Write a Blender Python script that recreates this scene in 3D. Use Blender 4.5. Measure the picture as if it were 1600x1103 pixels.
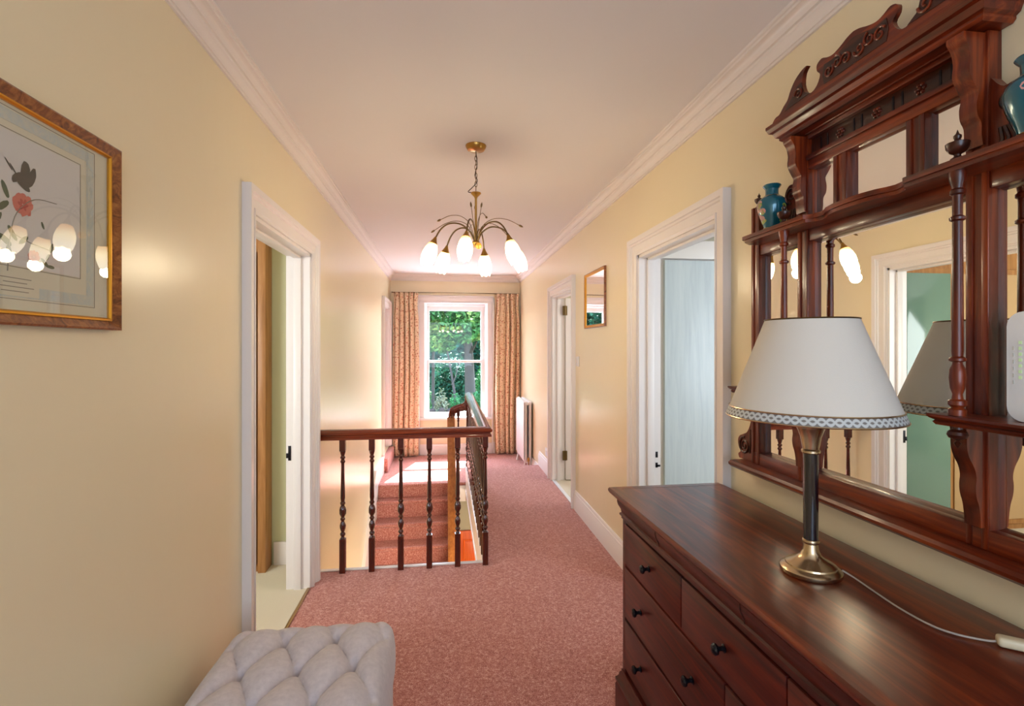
import bpy, bmesh, math, random
from mathutils import Vector, Matrix, noise
random.seed(7)
PI = math.pi
SC = bpy.context.scene
for _o in list(bpy.data.objects): bpy.data.objects.remove(_o)

# ------------------------------------------------------------------ camera
H = 1.42                       # eye height
cam_d = bpy.data.cameras.new('camera'); cam = bpy.data.objects.new('camera', cam_d)
SC.collection.objects.link(cam); SC.camera = cam
cam_d.sensor_width = 36.0; cam_d.lens = 783.4/1600*36.0
cam_d.shift_y = -8.9/1600
cam_d.clip_start = 0.02; cam_d.clip_end = 300
cam.location = (0, 0, H); cam.rotation_euler = (PI/2, 0, -0.13492)

# ------------------------------------------------------------------ world
W = bpy.data.worlds.new('World'); SC.world = W; W.use_nodes = True
_nt = W.node_tree; _bg = _nt.nodes['Background']
_sky = _nt.nodes.new('ShaderNodeTexSky'); _sky.sky_type = 'NISHITA'
_sky.sun_disc = False; _sky.sun_elevation = math.radians(50); _sky.sun_rotation = math.radians(25)
_nt.links.new(_sky.outputs[0], _bg.inputs[0]); _bg.inputs[1].default_value = 1.5

# ------------------------------------------------------------------ lights
def sun(direction, power, angle):
    d = bpy.data.lights.new('sun', 'SUN'); d.energy = power; d.angle = math.radians(angle); d.color = (.97, .98, 1.0)
    o = bpy.data.objects.new('sun', d); SC.collection.objects.link(o)
    o.rotation_euler = Vector(direction).to_track_quat('-Z', 'Y').to_euler(); o.location = (3, 12, 12)
sun((-.14, -.48, -.62), 44.0, 0.6)

def area(name, loc, direction, sx, sy, power, col, portal=False):
    d = bpy.data.lights.new(name, 'AREA'); d.shape = 'RECTANGLE'; d.size = sx; d.size_y = sy; d.energy = power; d.color = col
    o = bpy.data.objects.new(name, d); SC.collection.objects.link(o); o.location = loc
    o.rotation_euler = Vector(direction).to_track_quat('-Z', 'Z').to_euler()
    if portal: d.cycles.is_portal = True
    return o
COOL = (.74, .86, 1.0); DAY = (.93, .97, 1.0)
area('window_daylight', (.16, 7.70, 1.2), (0, -1, 0), .80, 1.55, 1, (1, 1, 1), True)
area('sky_glow_fill', (.18, 8.8, 2.85), (0, -.85, -.53), 2.2, 1.2, 300, (.62, .80, 1.0))  # added lamp above the window, boosts the sky light that trees block
area('rear_daylight_fill', (.18, -1.55, 1.5), (0, 1, 0), 1.5, 1.5, 29, (.60, .76, 1.0))  # added fill lamp, stands in for an unseen opening behind the camera
area('left_room_fill', (-2.5, 1.3, 1.5), (.5, 1, 0), 1.1, 1.3, 32, DAY)  # added lamp in place of the left room's unseen window
area('right_room_fill', (2.75, 1.35, 1.5), (-.6, 1, 0), 1.1, 1.3, 22, COOL)  # added lamp replaces daylight from an unbuilt window in this room
area('far_room_fill', (2.6, 4.3, 1.5), (-1, .35, 0), 1.0, 1.2, 16, DAY)  # lamp added in lieu of a window in the far room
area('hall_fill', (.5, 3.2, -.55), (0, .5, -1), .9, .9, 60, (1, .88, .72))  # added unseen warm lamp brightening the hall and door below
SC.view_settings.view_transform = 'Standard'; SC.view_settings.look = 'None'
SC.view_settings.exposure = 0.55; SC.view_settings.gamma = 1.0
SC.view_settings.use_curve_mapping = False

# ------------------------------------------------------------------ materials
def hx(s):
    out = []
    for i in (0, 2, 4):
        c = int(s[i:i+2], 16)/255
        out.append(c/12.92 if c <= .04045 else ((c+.055)/1.055)**2.4)
    return (*out, 1)
def mat(name, col, rough=.5, metal=0., spec=.5, coat=0., coat_rough=.1, emis=None, es=0.):
    m = bpy.data.materials.new(name); m.use_nodes = True
    b = m.node_tree.nodes['Principled BSDF']
    b.inputs['Base Color'].default_value = hx(col) if isinstance(col, str) else col
    b.inputs['Roughness'].default_value = rough; b.inputs['Metallic'].default_value = metal
    b.inputs['Specular IOR Level'].default_value = spec
    b.inputs['Coat Weight'].default_value = coat; b.inputs['Coat Roughness'].default_value = coat_rough
    if emis: b.inputs['Emission Color'].default_value = hx(emis); b.inputs['Emission Strength'].default_value = es
    return m
def nd(m, t, **kw):
    n = m.node_tree.nodes.new(t)
    for k, v in kw.items(): setattr(n, k, v)
    return n
def lk(m, a, b): m.node_tree.links.new(a, b)
def bsdf(m): return m.node_tree.nodes['Principled BSDF']
def coords(m, scale=(1, 1, 1), rot=(0, 0, 0)):
    tc = nd(m, 'ShaderNodeTexCoord'); mp = nd(m, 'ShaderNodeMapping')
    mp.inputs['Scale'].default_value = scale; mp.inputs['Rotation'].default_value = rot
    lk(m, tc.outputs['Object'], mp.inputs[0]); return mp.outputs[0]
def ramp(m, fac, stops):
    r = nd(m, 'ShaderNodeValToRGB'); e = r.color_ramp.elements
    while len(e) < len(stops): e.new(.5)
    for i, (p, c) in enumerate(stops): e[i].position = p; e[i].color = hx(c)
    lk(m, fac, r.inputs[0]); return r.outputs[0]
def bump(m, fac, strength, dist=.01):
    b = nd(m, 'ShaderNodeBump'); b.inputs['Strength'].default_value = strength; b.inputs['Distance'].default_value = dist
    lk(m, fac, b.inputs['Height']); lk(m, b.outputs[0], bsdf(m).inputs['Normal'])
def noise_t(m, vec, scale, detail=4, rough=.5, dist=0.):
    n = nd(m, 'ShaderNodeTexNoise'); n.inputs['Scale'].default_value = scale; n.inputs['Detail'].default_value = detail
    n.inputs['Roughness'].default_value = rough; n.inputs['Distortion'].default_value = dist
    lk(m, vec, n.inputs['Vector']); return n.outputs['Fac']

def paint(name, col, rough=.42, bs=.05, sc=18):
    m = mat(name, col, rough)
    bump(m, noise_t(m, coords(m, (1, 1, .35)), sc, 3), bs, .01); return m
M = {}
M['wall'] = paint('cream_paint', 'ECDCB8', .28, .16, 9)
M['ceiling'] = paint('ceiling_paint', 'E4DEDA', .8, .03)
M['white'] = paint('white_gloss', 'ECE4E0', .32, .02)
M['cornicew'] = paint('cornice_paint', 'E8DED6', .6, .02)
M['green'] = paint('pale_green_paint', 'CFCFA8', .5)
M['roomwhite'] = paint('room_white_paint', 'E9E2CE', .6)
M['hallwall'] = paint('hall_paint', 'AFA98E', .6)
def wood(name, a, b, c, axis, rough=.34, coat=.3, cr=.12, sc=1.0):
    m = mat(name, a, rough, spec=.35, coat=coat, coat_rough=cr)
    s = [14*sc]*3; s[axis] = 1.1*sc
    v = coords(m, tuple(s)); n1 = noise_t(m, v, 2.2, 6, .6, .8)
    lk(m, ramp(m, n1, [(.28, a), (.5, b), (.74, c)]), bsdf(m).inputs['Base Color'])
    bump(m, noise_t(m, v, 9, 3), .04, .004); return m
M['mah_y'] = wood('mahogany_along', '2C0A03', '641F08', '9C4216', 1)
M['mah_z'] = wood('mahogany_up', '2C0A03', '66210A', 'A0451A', 2)
M['mah_x'] = wood('mahogany_across', '2C0A03', '641F08', '9C4216', 0)
M['mah_dark'] = wood('mahogany_carved', '210A05', '3A1609', '552512', 1)
M['dres_y'] = wood('dresser_mahogany', '270702', '4A1007', '6E210B', 1, .42, .22, .18)
M['dres_top'] = wood('dresser_top_mahogany', '2C0904', '5A1A08', '8E3A10', 1, .36, .45, .22, .8)
M['rail_x'] = wood('handrail_mahogany', '4A1608', '6B2710', '8A3B1B', 0, .25, .6, .1)
M['rail_y'] = wood('handrail_mahogany_long', '4A1608', '6B2710', '8A3B1B', 1, .25, .6, .1)
M['brown_sky_sheen'] = wood('brown_wood_sky_sheen', '8A4F24', 'A5642F', 'B9783C', 1, .35, .4, .15)  # brown for the string; on the descending rail paints in sky reflection
M['balus'] = wood('baluster_mahogany', '2C0C06', '45150A', '5E2210', 2, .25, .6, .08)
M['pine'] = wood('orange_pine', 'C84E14', 'DE6020', 'EC7A34', 2, .4, .3)
M['bronze_wood'] = wood('wardrobe_frame', '8F5F33', 'A87443', 'B98552', 2, .45, .1)
M['palegrain'] = wood('pale_grained_laminate', 'C3CCD2', 'CDD6DA', 'D6DDE0', 2, .35, .1)
M['burr'] = mat('burr_walnut', '7A4520', .3, coat=.4)
_n = noise_t(M['burr'], coords(M['burr'], (1, 1, 1)), 38, 5, .7, 1.4)
lk(M['burr'], ramp(M['burr'], _n, [(.3, '4A220E'), (.5, '8A4F26'), (.72, 'B9793F')]), bsdf(M['burr']).inputs['Base Color'])

m = M['carpet'] = mat('rose_carpet', 'B4615A', .95, spec=.15)
v = coords(m); n1 = noise_t(m, v, 70, 6, .8); n2 = noise_t(m, v, 260, 3, .7)
mx = nd(m, 'ShaderNodeMath', operation='ADD'); mx.use_clamp = False
hf = nd(m, 'ShaderNodeMath', operation='MULTIPLY'); hf.inputs[1].default_value = .5
lk(m, n1, mx.inputs[0]); lk(m, n2, mx.inputs[1]); lk(m, mx.outputs[0], hf.inputs[0])
lk(m, ramp(m, hf.outputs[0], [(.38, '78392F'), (.46, 'AE665B'), (.54, 'C68679'), (.62, 'F0CDC0')]), bsdf(m).inputs['Base Color'])
bump(m, hf.outputs[0], .6, .006)
bsdf(m).inputs['Sheen Weight'].default_value = .25
m = M['beige'] = mat('beige_carpet', 'D8CDB8', .95, spec=.1); bump(m, noise_t(m, coords(m), 200, 3), .4, .005)
M['brass'] = mat('antique_brass', 'A98243', .28, 1.0)
M['brassdk'] = mat('dark_brass', '6E5A3C', .35, 1.0)
M['satin'] = mat('satin_nickel_brass', 'C4AE8C', .24, 1.0)
M['gilt'] = mat('gilt', 'D69A32', .3, .8)
M['iron'] = mat('black_iron', '1B1820', .35, .6)
M['black'] = mat('black_lacquer', '120A12', .12, 0, .6, coat=.6)
M['porcelain'] = mat('white_plastic', 'E6E6E6', .35)
M['flexgrey'] = mat('grey_beige_flex', 'A89C90', .5)
M['knob'] = mat('black_knob', '10141C', .18, .5, .6)
M['mirror'] = mat('mirror_silver', 'F3F5F2', .008, 1.0)
M['amber'] = mat('amber_glass', 'C98A2C', .1, .3, emis='E0A040', es=.5)
M['tan'] = mat('painted_tan_reflection', 'BE9A70', .25)  # mirror door, with the tan it reflects painted as base colour
m = M['teal'] = mat('painted_teal_reflection', '6B8A7E', .10, 0, .8)  # mirror door; teal base colour stands in for its reflection
# lamp shades of the ceiling light: lit frosted glass
m = M['lit'] = mat('lit_frosted_glass', 'FFF2DC', .4, emis='FFE2AE', es=4.5)
_tc = nd(m, 'ShaderNodeTexCoord'); _s = nd(m, 'ShaderNodeSeparateXYZ'); lk(m, _tc.outputs['Object'], _s.inputs[0])
_mr = nd(m, 'ShaderNodeMapRange'); _mr.inputs[1].default_value = -.645; _mr.inputs[2].default_value = -.545; lk(m, _s.outputs[2], _mr.inputs[0])
lk(m, ramp(m, _mr.outputs[0], [(0, 'FFF4DC'), (.55, 'FFE9B8'), (1, 'C98A3A')]), bsdf(m).inputs['Emission Color'])
m = M['shade'] = mat('cream_lampshade', 'DDD6CB', .8, spec=.2)
bump(m, noise_t(m, coords(m, (1, 1, 1)), 400, 2), .15, .002)
m = M['trimband'] = mat('plaited_trim', 'CFC9BE', .6)
# plaited gold/grey braid: two crossing waves
tc = nd(m, 'ShaderNodeTexCoord'); sp = nd(m, 'ShaderNodeSeparateXYZ'); lk(m, tc.outputs['Object'], sp.inputs[0])
at = nd(m, 'ShaderNodeMath', operation='ARCTAN2'); lk(m, sp.outputs[1], at.inputs[0]); lk(m, sp.outputs[0], at.inputs[1])
def mth(m, op, a, b=None):
    n = nd(m, 'ShaderNodeMath', operation=op)
    for i, x in enumerate((a, b)):
        if x is None: continue
        if isinstance(x, (int, float)): n.inputs[i].default_value = x
        else: lk(m, x, n.inputs[i])
    return n.outputs[0]
zc = mth(m, 'MULTIPLY', mth(m, 'SUBTRACT', sp.outputs[2], .3915), 170.0)
w1 = mth(m, 'SINE', mth(m, 'MULTIPLY', at.outputs[0], 36.0)); w2 = mth(m, 'MULTIPLY', w1, -1.0)
d1 = mth(m, 'ABSOLUTE', mth(m, 'SUBTRACT', zc, w1)); d2 = mth(m, 'ABSOLUTE', mth(m, 'SUBTRACT', zc, w2))
lk(m, ramp(m, mth(m, 'MINIMUM', d1, d2), [(.4, 'C6C9C8'), (.7, '75706C')]), bsdf(m).inputs['Base Color'])
m = M['fabric'] = mat('grey_linen', 'CFC6C6', .9, spec=.2); bsdf(m).inputs['Sheen Weight'].default_value = .3
vv = coords(m); lk(m, ramp(m, noise_t(m, vv, 60, 4, .6), [(.3, 'C4BCC2'), (.7, 'D4CCD0')]), bsdf(m).inputs['Base Color'])
wv = nd(m, 'ShaderNodeTexVoronoi'); wv.inputs['Scale'].default_value = 700; lk(m, vv, wv.inputs['Vector']); bump(m, wv.outputs['Distance'], .25, .001)
m = M['curtain'] = mat('floral_curtain', 'D9AC74', .85, spec=.2)
vv = coords(m, (1, 1, 1)); vo = nd(m, 'ShaderNodeTexVoronoi'); vo.inputs['Scale'].default_value = 26; vo.inputs['Randomness'].default_value = .9
lk(m, vv, vo.inputs['Vector'])
base = ramp(m, vo.outputs['Distance'], [(.14, 'A8604E'), (.24, 'CE967A'), (.32, 'DFBD9C'), (.6, 'E5C9A6')])
vo2 = nd(m, 'ShaderNodeTexVoronoi'); vo2.inputs['Scale'].default_value = 47; lk(m, vv, vo2.inputs['Vector'])
f2 = ramp(m, vo2.outputs['Distance'], [(.18, 'FFFFFF'), (.26, '000000')])
mix = nd(m, 'ShaderNodeMix', data_type='RGBA'); mix.inputs[7].default_value = hx('7A6440')
lk(m, f2, mix.inputs[0]); lk(m, base, mix.inputs[6]); lk(m, mix.outputs[2], bsdf(m).inputs['Base Color'])
M['lining'] = mat('curtain_lining', 'DCD6D0', .9)
m = M['vase'] = mat('teal_enamel', '0E5F70', .18, .25, .6, coat=.5)
M['petal'] = mat('pink_petal_enamel', 'C98F86', .3); M['leafen'] = mat('green_leaf_enamel', '8FA23A', .3); M['violet'] = mat('dark_blue_enamel', '1E2460', .2, .5)
M['paper'] = mat('print_paper', 'DDD5D2', .8); M['mount'] = mat('cream_mount', 'DDD3BE', .85); M['marbled'] = mat('marbled_band', 'C6C9C4', .8)
lk(M['marbled'], ramp(M['marbled'], noise_t(M['marbled'], coords(M['marbled']), 60, 5, .7, 1), [(.35, 'BFC6C6'), (.65, 'D2CDBF')]), bsdf(M['marbled']).inputs['Base Color'])
M['rose'] = mat('printed_rose', 'D6766A', .8); M['rose2'] = mat('printed_rose_dark', 'BF5850', .8); M['pgreen'] = mat('printed_leaf', '5C6650', .8); M['pgrey'] = mat('printed_grey', '5A5248', .8); M['ink'] = mat('printed_ink', '8F8578', .8)
def glass(name, tint=(1, 1, 1, 1), refl=1.0):
    m = bpy.data.materials.new(name); m.use_nodes = True; nt = m.node_tree; nt.nodes.clear()
    o = nt.nodes.new('ShaderNodeOutputMaterial'); t = nt.nodes.new('ShaderNodeBsdfTransparent'); t.inputs[0].default_value = tint
    g = nt.nodes.new('ShaderNodeBsdfGlossy'); g.inputs['Roughness'].default_value = .0
    f = nt.nodes.new('ShaderNodeFresnel'); f.inputs[0].default_value = 1.5
    mu = nt.nodes.new('ShaderNodeMath'); mu.operation = 'MULTIPLY'; mu.inputs[1].default_value = refl; mu.use_clamp = True
    ge = nt.nodes.new('ShaderNodeNewGeometry'); iv = nt.nodes.new('ShaderNodeMath'); iv.operation = 'SUBTRACT'; iv.inputs[0].default_value = 1.0
    nt.links.new(ge.outputs['Backfacing'], iv.inputs[1]); m2 = nt.nodes.new('ShaderNodeMath'); m2.operation = 'MULTIPLY'
    x = nt.nodes.new('ShaderNodeMixShader'); nt.links.new(f.outputs[0], mu.inputs[0]); nt.links.new(mu.outputs[0], m2.inputs[0]); nt.links.new(iv.outputs[0], m2.inputs[1]); nt.links.new(m2.outputs[0], x.inputs[0])
    nt.links.new(t.outputs[0], x.inputs[1]); nt.links.new(g.outputs[0], x.inputs[2]); nt.links.new(x.outputs[0], o.inputs[0]); return m
M['glass'] = glass('window_glass', (1, 1, 1, 1), .8)
def leafmat(name, a, b, c):
    m = mat(name, a, .6, spec=.3)
    lk(m, ramp(m, noise_t(m, coords(m), 1.4, 4, .7), [(.32, a), (.5, b), (.68, c)]), bsdf(m).inputs['Base Color'])
    bsdf(m).inputs['Subsurface Weight'].default_value = 0.0
    return m
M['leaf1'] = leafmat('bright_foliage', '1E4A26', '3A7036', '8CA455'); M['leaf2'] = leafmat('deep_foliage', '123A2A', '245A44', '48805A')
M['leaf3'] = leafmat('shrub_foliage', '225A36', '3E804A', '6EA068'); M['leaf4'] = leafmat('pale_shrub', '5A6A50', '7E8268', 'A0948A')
M['bark'] = mat('grey_bark', '4A4442', .9); bump(M['bark'], noise_t(M['bark'], coords(M['bark'], (8, 8, 1)), 4, 6, .7), .8, .03)
M['stone'] = mat('garden_stone', '40362F', .9); M['lawn'] = leafmat('lawn_grass', '22381A', '344A24', '4A5A34')

# ------------------------------------------------------------------ mesh helpers
COL = SC.collection
def V(*a): return Vector(a)
def box(bm, a, b, bev=0., seg=2):
    r = bmesh.ops.create_cube(bm, size=1.0); vs = r['verts']
    c = [(a[i]+b[i])/2 for i in range(3)]; s = [abs(b[i]-a[i]) for i in range(3)]
    for v_ in vs: v_.co = Vector((c[0]+v_.co.x*s[0], c[1]+v_.co.y*s[1], c[2]+v_.co.z*s[2]))
    if bev:
        es = list({e for v_ in vs for e in v_.link_edges})
        bmesh.ops.bevel(bm, geom=es, offset=min(bev, min(s)*.45), segments=seg, affect='EDGES', profile=.5)
def boxes(*bs, bev=0.):
    bm = bmesh.new()
    for a, b in bs: box(bm, a, b, bev)
    return bm
def lathe(bm, prof, org=(0, 0, 0), seg=20, mtx=None, sx=1., sy=1.):
    rings = []
    for r, z in prof:
        ring = []
        for k in range(seg):
            a = 2*PI*k/seg; p = Vector((r*math.cos(a)*sx, r*math.sin(a)*sy, z))
            if mtx: p = mtx @ p
            ring.append(bm.verts.new(p+Vector(org)))
        rings.append(ring)
    for i in range(len(rings)-1):
        for k in range(seg):
            k2 = (k+1) % seg; bm.faces.new((rings[i][k], rings[i][k2], rings[i+1][k2], rings[i+1][k]))
    if prof[0][0] > 1e-5: bm.faces.new(list(reversed(rings[0])))
    if prof[-1][0] > 1e-5: bm.faces.new(rings[-1])
def tube(bm, pts, r, seg=8, closed=False, prof=None):
    pts = [Vector(p) for p in pts]; n = len(pts); rr = r if isinstance(r, (list, tuple)) else [r]*n
    up = Vector((0, 0, 1)); rings = []; prev = None
    for i, p in enumerate(pts):
        if closed: t = (pts[(i+1) % n]-pts[i-1])
        else: t = pts[min(i+1, n-1)]-pts[max(i-1, 0)]
        t.normalize()
        if prev is None:
            x = t.cross(up)
            if x.length < 1e-3: x = t.cross(Vector((1, 0, 0)))
        else: x = prev-t*prev.dot(t)
        x.normalize(); prev = x; y = x.cross(t); ring = []
        if prof: offs = prof
        else: offs = [(math.cos(2*PI*k/seg), math.sin(2*PI*k/seg)) for k in range(seg)]
        for u, w in offs: ring.append(bm.verts.new(p+x*u*rr[i]+y*w*rr[i]))
        rings.append(ring)
    m_ = len(rings[0])
    for i in range(n if closed else n-1):
        a, b = rings[i], rings[(i+1) % n]
        for k in range(m_): bm.faces.new((a[k], a[(k+1) % m_], b[(k+1) % m_], b[k]))
    if not closed: bm.faces.new(list(reversed(rings[0]))); bm.faces.new(rings[-1])
def sweep(bm, prof, path, n, closed=False):
    """mitred moulding: u sideways (tangent x n), v along n"""
    n = Vector(n); path = [Vector(p) for p in path]; N = len(path); rings = []
    for i in range(N):
        ts = []
        if closed or i > 0: ts.append((path[i]-path[i-1]).normalized())
        if closed or i < N-1: ts.append((path[(i+1) % N]-path[i]).normalized())
        ss = [t.cross(n).normalized() for t in ts]
        if len(ss) == 2: s = (ss[0]+ss[1])/(1+ss[0].dot(ss[1]))
        else: s = ss[0]
        rings.append([bm.verts.new(path[i]+s*u+n*v_) for u, v_ in prof])
    m_ = len(prof)
    for i in range(N if closed else N-1):
        a, b = rings[i], rings[(i+1) % N]
        for k in range(m_): bm.faces.new((a[k], a[(k+1) % m_], b[(k+1) % m_], b[k]))
    if not closed: bm.faces.new(list(reversed(rings[0]))); bm.faces.new(rings[-1])
def prism(bm, pts, f0, f1):
    """outline pts (2d) mapped by f0 / f1 to the two faces"""
    a = [bm.verts.new(f0(*p)) for p in pts]; b = [bm.verts.new(f1(*p)) for p in pts]; n = len(pts)
    fa = bm.faces.new(list(reversed(a))); fb = bm.faces.new(b)
    for k in range(n): bm.faces.new((a[k], a[(k+1) % n], b[(k+1) % n], b[k]))
    fa.normal_update(); fb.normal_update(); bmesh.ops.triangulate(bm, faces=[fa, fb], quad_method='BEAUTY', ngon_method='EAR_CLIP')
def smooth_pts(pts, sub=4, closed=False):
    P = [Vector(p) for p in pts]; n = len(P); out = []
    for i in range(n if closed else n-1):
        if closed: p0, p1, p2, p3 = P[i-1], P[i], P[(i+1) % n], P[(i+2) % n]
        else: p0, p1, p2, p3 = P[max(i-1, 0)], P[i], P[i+1], P[min(i+2, n-1)]
        for k in range(sub):
            t = k/sub; out.append(.5*((2*p1)+(-p0+p2)*t+(2*p0-5*p1+4*p2-p3)*t*t+(-p0+3*p1-3*p2+p3)*t**3))
    if not closed: out.append(P[-1])
    return out
def world_off(o):
    v_ = Vector((0, 0, 0))
    while o: v_ += o.location; o = o.parent
    return v_
def obj(name, bm, m, parent=None, local=False, org=None, ang=35, smooth=True):
    bmesh.ops.recalc_face_normals(bm, faces=bm.faces)
    me = bpy.data.meshes.new(name); off = Vector((0, 0, 0))
    if not local:
        if parent: off = world_off(parent)
        elif org is None:
            xs = [v_.co for v_ in bm.verts]
            off = Vector(((min(c.x for c in xs)+max(c.x for c in xs))/2, (min(c.y for c in xs)+max(c.y for c in xs))/2, min(c.z for c in xs)))
        else: off = Vector(org)
        bmesh.ops.translate(bm, verts=bm.verts, vec=-off)
    bm.to_mesh(me); bm.free()
    if smooth:
        for p in me.polygons: p.use_smooth = True
        me.set_sharp_from_angle(angle=math.radians(ang))
    for mm in (m if isinstance(m, (list, tuple)) else [m]): me.materials.append(mm)
    o = bpy.data.objects.new(name, me); COL.objects.link(o)
    if parent: o.parent = parent
    elif not local: o.location = off
    return o
def tag(o, label, cat, group=None, kind=None):
    o['label'] = label; o['category'] = cat
    if group: o['group'] = group
    if kind: o['kind'] = kind
    return o
def thing(name, loc, label, cat, group=None, rz=0.):
    o = bpy.data.objects.new(name, None); COL.objects.link(o); o.empty_display_size = .05
    o.location = loc; o.rotation_euler = (0, 0, rz); return tag(o, label, cat, group)
def struct(name, bm, m, parent=None, label=None):
    o = obj(name, bm, m, parent)
    if not parent: o['kind'] = 'structure'
    if label: o['label'] = label
    return o
def sthing(name, loc):
    o = bpy.data.objects.new(name, None); COL.objects.link(o); o.empty_display_size = .05; o.location = loc; o['kind'] = 'structure'; return o
def curl(bm, cx, cy, r0, turns, rad, mapf, start=0., sgn=1):
    pts = []; n = int(20*turns)
    for k in range(n+1):
        t = k/n; a = start+sgn*2*PI*turns*t; r = r0*(1-.85*t); pts.append(mapf(cx+r*math.cos(a), cy+r*math.sin(a)))
    tube(bm, pts, [rad*(1-.4*k/n) for k in range(n+1)], 6)

# ------------------------------------------------------------------ room shell
L, R, YF, YB = -.785, 1.148, 7.56, -1.6
CE = 2.5; LZ = -.18; T = .13; G = -2.75
D1 = (2.19, 3.10, 1.97); D2 = (1.985, 2.855, 1.965); D3 = (4.395, 5.25, 1.96); D4 = (6.66, 7.36, 1.98)
EDGE_Y0, EDGE_X, LAND_Y = 3.31, .275, 5.96
w = boxes(((L-T, YB, G), (L, D1[0], CE)), ((L-T, D1[0], D1[2]), (L, D1[1], CE)), ((L-T, D1[0], G), (L, D1[1], 0)), ((L-T, D1[1], G), (L, D4[0], CE)),
          ((L-T, D4[0], D4[2]), (L, D4[1], CE)), ((L-T, D4[0], G), (L, D4[1], 0)), ((L-T, D4[1], G), (L, YF+.2, CE)))
struct('wall_left', w, M['wall'])
w = boxes(((R, YB, G), (R+T, D2[0], CE)), ((R, D2[0], D2[2]), (R+T, D2[1], CE)), ((R, D2[0], G), (R+T, D2[1], 0)), ((R, D2[1], G), (R+T, D3[0], CE)),
          ((R, D3[0], D3[2]), (R+T, D3[1], CE)), ((R, D3[0], G), (R+T, D3[1], 0)), ((R, D3[1], G), (R+T, YF+.2, CE)))
struct('wall_right', w, M['wall'])
WX0, WX1, WZ0, WZ1 = -.285, .652, .375, 2.085
struct('wall_far', boxes(((L, YF, G), (WX0, YF+.2, CE)), ((WX1, YF, G), (R, YF+.2, CE)), ((WX0, YF, G), (WX1, YF+.2, WZ0)), ((WX0, YF, WZ1), (WX1, YF+.2, CE))), M['wall'])
struct('wall_back', boxes(((L, YB-.12, G), (R, YB, CE))), M['wall'])
struct('ceiling', boxes(((L-T, YB-.12, CE), (R+T, YF+.2, CE+.12))), M['ceiling'])
fl = boxes(((L, YB, -.22), (R, EDGE_Y0, 0)), ((EDGE_X, EDGE_Y0, -.22), (R, LAND_Y, 0)))
fo = struct('floor', fl, M['carpet'])
lf = boxes(((L, LAND_Y+.02, -.40), (R, YF, LZ)))
box(lf, (L, LAND_Y-.005, -.214), (EDGE_X, LAND_Y+.03, LZ), .016, 3)
lo = obj('floor', lf, M['carpet']); lo['kind'] = 'structure'
struct('wall_below', boxes(((L, 6.05, G), (R, 6.15, -.40))), M['hallwall'])
struct('floor_below', boxes(((L, YB, G-.1), (R, 6.05, G))), M['hallwall'])
struct('ceiling_below', boxes(((L, YB, -.30), (R, 2.6, -.22))), M['ceiling'])
# fascias round the stairwell
struct('trim_1', boxes(((L, EDGE_Y0, -.26), (EDGE_X-.02, EDGE_Y0+.018, .004)), ((L, EDGE_Y0-.012, 0.0), (EDGE_X-.02, EDGE_Y0+.018, .007)), bev=.002), M['white'])
struct('trim_2', boxes(((EDGE_X-.02, EDGE_Y0, -.26), (EDGE_X, LAND_Y, .004)), ((EDGE_X-.025, EDGE_Y0-.012, 0), (EDGE_X+.008, LAND_Y, .007)), ((EDGE_X-.028, EDGE_Y0+.01, -.27), (EDGE_X, LAND_Y, -.24)), bev=.002), M['white'])
struct('trim_3', boxes(((.06, LAND_Y-.012, -.40), (EDGE_X-.02, LAND_Y+.006, -.214)), bev=.002), M['white'])
# cornice
CP = [(0, 0), (.074, 0), (.074, -.010), (.067, -.013), (.066, -.021), (.055, -.026), (.047, -.036), (.043, -.049), (.036, -.052), (.034, -.060), (.024, -.066), (.016, -.077), (.014, -.085), (.009, -.087), (.009, -.096), (0, -.096)]
bm = bmesh.new(); sweep(bm, CP, [(R, YB, CE), (L, YB, CE), (L, YF, CE), (R, YF, CE)], (0, 0, 1), True)
struct('trim_4', bm, M['cornicew'])
# baseboards
BP = [(0, 0), (.020, 0), (.020, .125), (.016, .131), (.016, .140), (.011, .147), (.011, .157), (.005, .166), (0, .166)]
def baseboard(name, segs, m=None):
    bm = bmesh.new()
    for p in segs: sweep(bm, BP, p, (0, 0, 1))
    return struct(name, bm, m or M['white'])
baseboard('baseboard_left', [[(L, YB, 0), (L, D1[0]-.10, 0)]])
baseboard('baseboard_right', [[(R, LAND_Y+.0, 0), (R, D3[1]+.10, 0)], [(R, D3[0]-.10, 0), (R, D2[1]+.10, 0)], [(R, D2[0]-.10, 0), (R, YB, 0)]])
baseboard('baseboard_far', [[(L, YF, LZ), (R, YF, LZ), (R, LAND_Y, LZ)]])

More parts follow.
